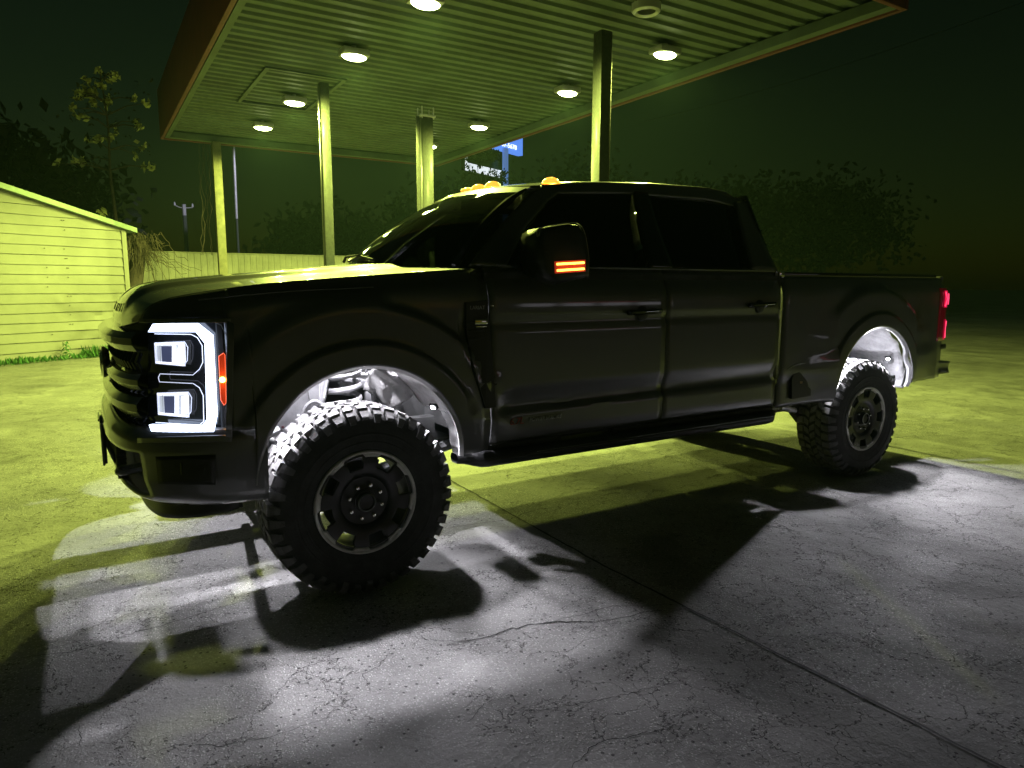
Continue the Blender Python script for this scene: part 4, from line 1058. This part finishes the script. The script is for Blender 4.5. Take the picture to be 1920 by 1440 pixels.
for k in range(34):
    s = lerp(S0+.05, SMAX-S0-.05, k/33)
    for z0, z1 in ((1.125, 1.205), (1.022, 1.046), (.885, .925)):
        a = plan(s, -.03); c = plan(s, -.012); b.tube([a+Vector((0, 0, z0)), c+Vector((0, 0, (z0+z1)/2)), a+Vector((0, 0, z1))], .007, 5)
b.build('grille_mesh', M['gloss'], gr)
b = MB(); b.lathe([(.02, .09), (-.0, .115), (-.012, .118), (-.02, .105)], 32, (0, 0, 0), 'x'); 
for v in b.v: v.y = v.y*1.45+1.015; v.z = v.z*.68+1.10; v.x = v.x-1.018
em = b.build('emblem', M['chrome'], gr)
b = MB(); b.lathe([(0, .0), (0, .106)], 32, (0, 0, 0), 'x')
for v in b.v: v.y = v.y*1.45+1.015; v.z = v.z*.68+1.10; v.x = -1.036
b.build('emblem_plate', M['emblem'], em)
text_obj('lettering', 'Ford', .10, (-1.038, 1.13, 1.07), (pi/2, 0, -pi/2), M['chrome'], em, .003)
# ---- bumper
def bpt(s, v):
    z = lerp(.565, .885, v)
    prof = interp([(0, -.05), (.10, -.005), (.35, .022), (.70, .032), (.90, .026), (1, -.005)], v)
    k = sst(0, .35, min(s, SMAX-s)); p = plan(s, prof*(.35+.65*k))
    p.z = z+.022*sst(SC*.45, SC*.9, min(s, SMAX-s))*v-.0; return p
SB = -.0
def bsk(u, v):
    s = u*SMAX; s = min(s, SMAX-s)
    if .50 < s < 1.20 and .14 < v < .72: return True      # big opening by the plate
    return False
b = MB()
b.grid(lambda u, v: bpt(u*SMAX, v), 110, 24, skip=bsk)
def side_ext(u, v): x = lerp(-.450, -.497, 1-u); 
b.grid(lambda u, v: Vector((lerp(-.497, -.45, 1-u), 0, 0))+Vector((0, 0, 0)) if False else (lambda p: Vector((lerp(p.x, -.492, u) if False else p.x, p.y, p.z)))(bpt(0, v)), 1, 1)
bump = b.build('front_bumper', M['paint'], T, solid=.02, angle=40)
b = MB(); b.grid(lambda u, v: plan(lerp(.10, SMAX-.10, u), -.11)+Vector((0, 0, lerp(.50, .90, v))), 60, 4); b.grid(lambda u, v: plan(lerp(.10, SMAX-.10, u), -.11+.09*v)+Vector((0, 0, .575)), 60, 2); b.build('bumper_core', M['black'], bump)
# fog recess
b = MB(); c = ((295, 855), (405, 852), (405, 908), (300, 906)); qgrid(c, 10, 6, .040, b); b.build('fog_recess', M['black'], bump, solid=.012)
b = MB(); pp = PX(340, 880, .046); b.tube([pp+Vector((0, -.006, .03)), pp+Vector((0, -.004, -.02))], .006, 6); b.build('fog_trim', M['gloss'], bump)
for s in (.80, SMAX-.80):
    b = MB(); q = plan(s, .0); pts = [q+Vector((.10, -.05, .66)), q+Vector((-.01, -.045, .65)), q+Vector((-.03, 0, .648)), q+Vector((-.01, .045, .65)), q+Vector((.10, .05, .66))]; b.tube(smooth_path(pts, 5), .013, 8); b.build('tow_hook', M['steel'], bump)
b = MB(); b.bbox((-1.058, .86, .60), (-1.044, 1.17, .80), .004); b.build('plate_bracket', M['black'], bump)
b = MB(); b.bbox((-1.065, .84, .812), (-1.05, 1.19, .826), .004); b.tube([(-1.065, .9, .818), (-1.065, 1.12, .818)], .008, 6); b.build('plate_lamp_bar', M['gloss'], bump)
b = MB(); b.tube([(-1.060, .845, .60), (-1.060, .845, .80), (-1.060, 1.185, .80), (-1.060, 1.185, .60), (-1.060, .845, .60)], .006, 6); b.build('plate_frame', M['steel'], bump)
b = MB()
for k in range(9): b.bbox((-1.01, .52, .60+.022*k), (-.97, 1.51, .606+.022*k), .001)
b.build('intake_slats', M['black'], bump)
b = MB(); b.grid(lambda u, v: plan(lerp(.12, SMAX-.12, u), -.09)+Vector((0, 0, lerp(.455+.05*abs(2*u-1)**4, .575, v))), 50, 5); b.build('air_dam', M['black'], T, solid=.01)
# bumper end running back to the arch
def be(u, v):
    z = lerp(.565, .885, v); xr = -.505 if z > .62 else -.50
    xr = FC.x-sqrt(max(0, .505**2-(z-FC.z)**2)) if z > FC.z else -.505
    p = bpt(0, v); return Vector((lerp(p.x, xr, u) if False else lerp(-.44, xr, u), p.y-.001, z))
# fill between X=-.45 and the arch edge is open: trim the panel to the arch

# ---- wheels (local coordinates: outer face at y=0, axle centre at origin)
def make_wheel(px_, py_, flip, phase=0.0):
    c = Vector((px_, py_, TR)); sgn = -1 if flip else 1
    def X_(b):
        o = MB(); o.v = [Vector((c.x+v.x, c.y+sgn*v.y, c.z+v.z)) for v in b.v]; o.f = b.f if not flip else [tuple(reversed(f)) for f in b.f]; o.mi = b.mi; return o
    QR = .2526; k_ = QR/.2526
    # face with eight windows
    b = MB(); NA = 8*16
    rr = [.026, .055, .078, .100, .118, .128, .150, .168, .180, .196, .212, .224, .236]
    dd = {.026: .038, .055: .040, .078: .042, .100: .042, .118: .040, .128: .026, .150: .020, .168: .016, .180: .014, .196: .012, .212: .012, .224: .012, .236: .012}
    def fpt(a, r): return Vector((r*sin(a), dd[r], r*cos(a)))
    vs = [fpt(2*pi*i/NA, r) for r in rr for i in range(NA)]; fs = []
    for j in range(len(rr)-1):
        for i in range(NA):
            am = (2*pi*(i+.5)/NA-phase-radians(30.5)) % (pi/4); am = min(am, pi/4-am); rm = (rr[j]+rr[j+1])/2
            hw = radians(11.5) if rm < .20 else radians(11.5+ (rm-.20)/.03*1.5)
            if .166 < rm < .228 and am < hw: continue
            fs.append((j*NA+i, j*NA+(i+1) % NA, (j+1)*NA+(i+1) % NA, (j+1)*NA+i))
    b.add(vs, fs)
    b.lathe([(.040, .055), (.038, .0)], 24)
    W_ = X_(b).build('wheel', M['rimblack'], T, org=c, solid=.018, solid_off=(-1 if not flip else -1), angle=40, bevel=.0015)
    # barrel
    b = MB(); b.lathe([(.012, .238), (.05, .232), (.10, .222), (.20, .222), (.27, .236), (.285, .245)], 64); X_(b).build('rim_barrel', M['rimblack'], W_)
    # machined lip and silver arcs
    b = MB(); b.lathe([(.012, .237), (.002, .240), (-.002, .247), (.000, .2526), (.010, .2545)], 96); X_(b).build('rim_lip', M['machined'], W_)
    b = MB()
    for k in range(8):
        ac = phase+radians(8)+k*pi/4
        def fn(u, v, ac=ac):
            r = lerp(.223, .241, v); hw = radians(lerp(8.2, 11.5, v)); a = ac+lerp(-hw, hw, u); return Vector((r*sin(a), .006-.003*v, r*cos(a)))
        b.grid(fn, 10, 2)
    X_(b).build('rim_accent', M['machined'], W_, solid=.007, split=True)
    ln = None
    for k in range(8):
        a = phase+radians(17)+k*pi/4; lc = c+Vector((.083*sin(a), sgn*.040, .083*cos(a)))
        if ln is None:
            b = MB(); b.lathe([(.014, .013), (-.016, .012), (-.026, .009), (-.029, .0)], 6); q = MB(); q.v = [lc+Vector((v.x, sgn*v.y, v.z)) for v in b.v]; q.f = b.f if not flip else [tuple(reversed(f)) for f in b.f]; q.mi = b.mi
            ln = q.build('lug_nut', M['chrome'], W_, org=lc)
        else:
            o = ln.copy(); COL.objects.link(o); o.parent = W_; o.location = lc-c
    b = MB(); b.lathe([(.045, .050), (.018, .048), (.006, .044), (.004, .038), (.012, .034), (.014, 0)], 32); X_(b).build('hub_cap', M['rimblack'], W_)
    b = MB(); b.lathe([(.004, .045), (.0, .0405), (.004, .038)], 32); X_(b).build('hub_ring', M['badge_grey'], W_)
    b = MB(); b.lathe([(.11, .05), (.11, .185), (.14, .185), (.14, .05)], 48); X_(b).build('brake_disc', M['steel'], W_)
    # tyre
    b = MB(); b.lathe([(.020, .246), (.006, .262), (.006, .270), (-.004, .290), (-.010, .320), (-.012, .350), (-.008, .385), (.002, .412), (.020, .430), (.045, .4405), (.10, .4445), (.155, .4455), (.21, .4445), (.265, .4405), (.290, .430), (.308, .41), (.320, .36), (.318, .31), (.300, .262), (.285, .246)], 120)
    b.lathe([(-.0135, .332), (-.0165, .335), (-.0165, .341), (-.0135, .344)], 120); b.lathe([(-.0085, .294), (-.0105, .296), (-.0105, .300), (-.009, .302)], 96)
    ty = X_(b).build('tyre', M['rubber'], W_, angle=50)
    # tread blocks
    b = MB()
    def blk(a0, a1, y0, y1, sk, r0, r1, tap=.15, curve=True, sh=0):
        # block between angles a0..a1, y0..y1; sk: angular skew across y
        n = 2; top = []; bot = []
        def P(a, y, r): return Vector((r*sin(a), y, r*cos(a)))
        ca = (a0+a1)/2; cy = (y0+y1)/2
        cs = [(a0, y0, 0), (a1, y0, 0), (a1, y1, 1), (a0, y1, 1)]
        def rr_(y, r): return r-.9*max(0, .035-y)**1.5*2-.9*max(0, y-.275)**1.5*2
        for (a, y, f) in cs:
            aa = a+sk*(f-.5); bot.append(P(aa, y, r0)); top.append(P(ca+sk*(f-.5)+(a-ca)*(1-tap), cy+(y-cy)*(1-tap*.6), rr_(y, r1)))
        b.add(bot+top, [(4, 5, 6, 7), (0, 1, 5, 4), (1, 2, 6, 5), (2, 3, 7, 6), (3, 0, 4, 7)])
    NB = 42; da = 2*pi/NB; R1 = TR
    rnd = random.Random(5)
    for i in range(NB):
        a = i*da; j1 = rnd.uniform(-.06, .06)*da
        # shoulder blocks with lugs running down the sidewall
        w1 = .36 if i % 2 else .42
        blk(a-w1*da, a+w1*da, .020, .080, .10*da, .425, R1, .12)
        blk(a+(.5-w1)*da, a+(.5+w1)*da, .232, .292, -.10*da, .425, R1, .12)
        for (yo, s, aoff) in ((.0, 1, 0), (.310, -1, .5)):
            # sidewall lug: from shoulder down
            ln_ = .040 if i % 2 else .022; q0 = a+aoff*da
            pts = []
            for (ww, y_, r_) in ((.34, .020, R1-.012), (.30, .0015 if i % 2 else .004, .432), (.26, -.0085, .432-ln_*.55), (.22, -.0125, .432-ln_)):
                yy = y_ if s == 1 else .310-y_
                for sg in (-1, 1): pts.append(Vector((r_*sin(q0+sg*ww*da), yy, r_*cos(q0+sg*ww*da))))
            base = [Vector((p.x*.97, p.y+s*.02, p.z*.97)) for p in pts]
            fs_ = []
            for q in range(3): fs_.append((2*q, 2*q+1, 2*q+3, 2*q+2)); fs_.append((2*q, 2*q+2, 8+2*q+2, 8+2*q)); fs_.append((2*q+1, 8+2*q+1, 8+2*q+3, 2*q+3))
            fs_.append((6, 7, 15, 14)); b.add(pts+base, fs_)
        # centre: interlocking zig-zag blocks
        blk(a+.06*da+j1, a+.78*da+j1, .086, .128, .34*da, .43, R1, .14)
        blk(a+.50*da-j1, a+1.24*da-j1, .132, .178, -.40*da, .43, R1, .14)
        blk(a+.02*da+j1, a+.74*da+j1, .182, .226, .34*da, .43, R1, .14)
    X_(b).build('tread', M['tread'], ty, smooth=False)
    return W_
make_wheel(0, .0, False, 0.0)
make_wheel(WB, .0, False, .25)
make_wheel(0, TW, True, .1)
make_wheel(WB, TW, True, .4)

# ---- wheel well liners
def liner(c, a0, a1, r, y0, y1, parent, name, m, crinkle=.006, n=40, mirror_=False, inward=0):
    b = MB()
    def fn(u, v):
        a = lerp(a0, a1, u); y = lerp(y0, y1, v); rr = r+crinkle*noise.noise(Vector((a*6, y*14, c.x)))*2+inward*v; return Vector((c.x+rr*cos(a), y, c.z+rr*sin(a)))
    b.grid(fn, n, 10)
    if mirror_: b = mirror(b)
    return b.build(name, m, parent, solid=.006, angle=60)
liner(FC, radians(3), radians(26), .512, .02, .13, fender, 'wheel_liner', M['felt'], n=16)
ln = liner(FC, radians(26), radians(70), .512, .02, .42, fender, 'wheel_liner', M['felt'])
lf = liner(FC, radians(118), radians(186), .512, .02, .30, fender, 'wheel_liner', M['felt'])
# inner curved flap of the rear half of the liner (drops behind the tyre)
b = MB()
def flap(u, v):
    a = lerp(radians(28), radians(66), u); r = lerp(.50, .30, v); return Vector((FC.x+r*cos(a)+.02, .42+.03*noise.noise(Vector((a*5, v*4, 2))), FC.z+r*sin(a)+.05))
b.grid(flap, 20, 8); b.build('liner_apron', M['felt'], fender, solid=.006)
# front lower plate with holes & bolts (left side of the well)
b = MB()
PP = [onY(x, y, .40) for x, y in ((486, 880), (492, 835), (520, 780), (560, 735), (600, 705), (600, 760), (590, 790), (560, 810), (520, 845))]
b.prism([p for p in PP], (0, .012, 0)); pl_ = b.build('splash_shield', M['steel'], fender, smooth=False, bevel=.002)
b = MB()
for px, py, r in ((511, 826, .014), (530, 815, .007), (507, 792, .006), (549, 806, .012), (560, 780, .009), (500, 812, .004)):
    p = onY(px, py, .396); b.lathe([(.004, r), (-.004, r*.9), (-.006, r*.4), (-.006, 0)], 12, p)
b.build('shield_bolt', M['bolt'], pl_, split=True)
b = MB(); p = onY(530, 801, .397); b.bbox((p.x-.006, p.y-.001, p.z-.006), (p.x+.006, p.y+.001, p.z+.006), .0004); b.build('shield_hole', mat('maroon_hole', (.05, .004, .01), .8), pl_)
# inner wall of the well: frame rail, apron
b = MB(); b.box((-.60, .66, .50), (.62, .68, 1.36)); b.box((-.62, .02, .78), (-.60, .68, 1.36)); b.build('inner_apron', M['under'], T, smooth=False)
b = MB(); b.bbox((-.85, .52, .60), (5.05, .60, .74), .012); b.bbox((-.85, TW-.60, .60), (5.05, TW-.52, .74), .012); b.build('frame_rail', M['under'], T, split=True)
b = MB()
for x in (-.8, .75, 1.9, 2.9, 3.5, 4.6, 5.0): b.bbox((x, .60, .62), (x+.08, TW-.60, .70), .01)
b.build('crossmember', M['under'], T, split=True)
# front suspension, near
spc = Vector((.05, .47, 0))
b = MB(); pts = []
for k in range(0, 101):
    a = k/100*6.5*2*pi; pts.append(Vector((spc.x+.082*cos(a), spc.y+.082*sin(a), .62+.46*k/100)))
b.tube(smooth_path(pts, 2), .0165, 8); spr = b.build('coil_spring', M['steel'], T)
b = MB(); b.lathe([(0, .02), (0, .10), (.02, .105), (.05, .10), (.05, .03)], 24, (spc.x, spc.y, 1.085), 'z'); b.lathe([(0, .02), (0, .11), (.03, .11)], 24, (spc.x, spc.y, .585), 'z'); b.build('spring_seat', M['steel'], T)
sa = onY(607, 700, .45); sb = onY(590, 790, .42)
b = MB(); b.tube([sa+Vector((.01, 0, .10)), sa, sb, sb-Vector((.02, 0, .15))], [.012, .024, .024, .028], 12); b.tube([sa-Vector((0, 0, .03)), sb], .030, 12); b.build('shock_absorber', M['steel'], T)
b = MB()
hp = [(620, 708), (690, 703), (706, 715), (700, 740), (705, 770)]
b.tube(smooth_path([onY(x, y, .44) for x, y in hp], 6), .013, 8)
b.tube(smooth_path([onY(x, y, .40) for x, y in ((560, 800), (572, 765), (590, 752), (604, 765), (600, 800))], 6), .009, 8)
b.tube(smooth_path([onY(x, y, .39) for x, y in ((575, 800), (583, 772), (592, 764), (598, 785))], 6), .007, 8)
b.tube(smooth_path([onY(x, y, .45) for x, y in ((700, 712), (722, 740), (735, 770), (728, 790))], 6), .011, 8)
b.tube(smooth_path([onY(x, y, .47) for x, y in ((690, 730), (712, 750), (712, 790))], 6), .012, 8)
b.tube(smooth_path([onY(x, y, .40) for x, y in ((575, 720), (585, 770))], 4), .003, 5)
b.tube([onY(565, 750, .42), onY(596, 744, .42)], .007, 6)
b.build('hose', M['cable'], T, split=True)
b = MB(); random.seed(9)
for (x0, y0, x1, y1, dp, zz) in ((604, 757, 640, 763, .36, .02), (685, 735, 712, 765, .50, .03), (696, 752, 715, 775, .48, .03), (722, 756, 738, 770, .46, .02), (640, 716, 690, 726, .50, .03)):
    a = onY(x0, y0, dp); c = onY(x1, y1, dp); b.bbox((min(a.x, c.x), dp, min(a.z, c.z)), (max(a.x, c.x), dp+zz, max(a.z, c.z)), .006)
b.build('bracket', M['steel'], T, split=True)
# engine bay clutter seen above the springs
b = MB()
for k in range(14):
    x = random.uniform(-.35, .45); z = random.uniform(.95, 1.3); y = random.uniform(.55, .63); b.tube([(x, y, z), (x+random.uniform(-.2, .2), y, z+random.uniform(-.12, .12))], random.uniform(.008, .022), 7)
b.build('engine_line', M['cable'], T, split=True)
# axles
b = MB(); b.tube([(0, .30, TR), (0, .75, TR), (0, TW-.75, TR), (0, TW-.30, TR)], .045, 12); b.lathe([(-.12, .02), (-.10, .10), (0, .15), (.10, .10), (.12, .02)], 20, (0, 1.3, TR), 'y'); b.bbox((-.07, .28, .34), (.07, .38, .60), .02); b.bbox((-.07, TW-.38, .34), (.07, TW-.28, .60), .02); b.build('front_axle', M['under'], T)
b = MB(); b.tube([(.05, .48, .44), (.95, .50, .62)], .032, 8); b.tube([(-.18, .32, .42), (-.18, TW-.32, .42)], .020, 8); b.tube([(-.3, .50, .66), (-.22, 1.5, .45)], .018, 8); b.tube([(-.50, .30, .74), (-.32, .34, .79)], .022, 8); b.build('radius_arm', M['steel'], T, split=True)
b = MB(); b.tube([(WB, .30, TR), (WB, TW-.30, TR)], .05, 12); b.lathe([(-.16, .02), (-.13, .12), (0, .17), (.13, .12), (.16, .02)], 20, (WB, 1.015, TR), 'y'); b.build('rear_axle', M['under'], T)
b = MB()
for k in range(4): b.bbox((3.35+.06*k, .46, .52-.012*k), (4.75-.06*k, .53, .530-.012*k), .002); b.bbox((3.35+.06*k, TW-.53, .52-.012*k), (4.75-.06*k, TW-.46, .530-.012*k), .002)
b.build('leaf_spring', M['under'], T)
b = MB(); b.tube([(1.1, 1.0, .60), (WB-.15, 1.015, .50)], .045, 10); b.build('driveshaft', M['under'], T)
b = MB(); b.tube(smooth_path([(.9, 1.35, .58), (2.6, 1.35, .56), (3.3, 1.4, .60), (3.9, 1.5, .74), (4.7, 1.55, .62)], 6), .045, 10); b.bbox((1.6, 1.22, .50), (2.4, 1.5, .64), .05); b.build('exhaust', M['under'], T)
b = MB(); b.bbox((.7, .72, .48), (1.5, 1.25, .78), .06); b.build('transmission', M['under'], T)
b = MB(); b.bbox((2.0, .58, .50), (3.3, .95, .76), .06); b.build('fuel_tank', M['under'], T)
# shiny mounts at the rear of the cab and the drop of the rear spring hanger
b = MB(); p = onY(1440, 768, .10); b.bbox((p.x-.06, .08, p.z-.015), (p.x+.10, .14, p.z+.015), .01); p = onY(1408, 772, .12); b.bbox((p.x-.02, .10, p.z-.015), (p.x+.015, .13, p.z+.02), .004)
b.tube([onY(1462, 764, .12), onY(1490, 770, .12)], .022, 8); b.build('cab_mount', M['steel'], T, split=True)
b = MB(); q = [onY(x, y, .28) for x, y in ((1484, 755), (1530, 760), (1535, 785), (1520, 800), (1505, 795), (1492, 778))]; b.prism(q[::-1], (0, .06, 0)); b.build('spring_hanger', M['under'], T, smooth=False)
b = MB(); b.grid(lambda u, v: Vector((2.958+.025*u, .03, lerp(.66, 1.56, v))), 1, 4); b.build('bed_gap', M['under'], T)
# rear wheel well liner
rl = liner(RC, radians(-2), radians(182), .515, .03, .50, bed, 'wheel_liner', mat('rear_liner', (.30, .30, .31), .7, noise_amt=.25, nscale=14, bump=.8, bscale=34), crinkle=.012, n=60, inward=-.03)
b = MB(); b.box((3.5, .50, .62), (4.66, .515, 1.30)); b.build('liner_back', M['felt'], bed, smooth=False)
b = MB(); b.grid(lambda u, v: Vector((RC.x+(.40)*cos(lerp(radians(100), radians(190), u)), lerp(.10, .14, v), RC.z+.05+.40*sin(lerp(radians(100), radians(190), u)))), 14, 1)
# front mud strip under the arch on the fender side of the tyre


# ---- rock lights
ROCKS = [  # position, energy factor, direction the lens faces
    ((-.10, .31, 1.490), .65, (0, -.1, -1)), ((.18, .31, 1.500), .65, (0, -.1, -1)), ((.425, .16, .862), .24, (-.75, -.35, -.6)), ((-.42, .15, .87), .11, (.75, -.35, -.6)),
    ((4.16, .13, 1.150), .55, (-.2, -.6, -.75)), ((3.64, .14, .90), .25, (.7, -.4, -.6)), ((4.50, .12, .90), .3, (-.7, -.4, -.6)),
    ((-.0, TW-.25, 1.40), .8, (0, .15, -1)), ((4.1, TW-.22, 1.16), .8, (0, .1, -1)),
    ((-.40, TW-.14, .84), .3, (.55, .6, -.6)), ((4.50, TW-.14, .88), .3, (-.5, .6, -.6)), ((3.0, .62, .60), .25, (.1, 0, -1))]
rk0 = None
for i, (p, e, dr) in enumerate(ROCKS):
    p = Vector(p); dr = Vector(dr).normalized(); q = dr.to_track_quat('-Z', 'Y')
    if rk0 is None:
        b = MB(); b.bbox(p+Vector((-.022, -.016, 0)), p+Vector((.022, .016, .014)), .003); rk0 = b.build('rock_light', M['black'], T, org=p)
        b = MB(); b.bbox(p+Vector((-.012, -.009, -.005)), p+Vector((.012, .009, -.0005)), .002); rkl = b.build('lens', M['whitelamp'], rk0); o = rk0
    else:
        o = rk0.copy(); COL.objects.link(o); o.parent = T; o.location = p-ORG[T]; ORG[o] = p
        l2 = rkl.copy(); COL.objects.link(l2); l2.parent = o
    o.rotation_mode = 'QUATERNION'; o.rotation_quaternion = q
    ld = bpy.data.lights.new('rock_light_glow', 'SPOT'); ld.energy = P_ROCK*e; ld.color = WHITE; ld.shadow_soft_size = (.022 if i < 2 else .012); ld.spot_size = radians(160); ld.spot_blend = .5
    lo = bpy.data.objects.new('rock_light_glow', ld); COL.objects.link(lo); lo.parent = o; lo.location = (0, 0, -.014)
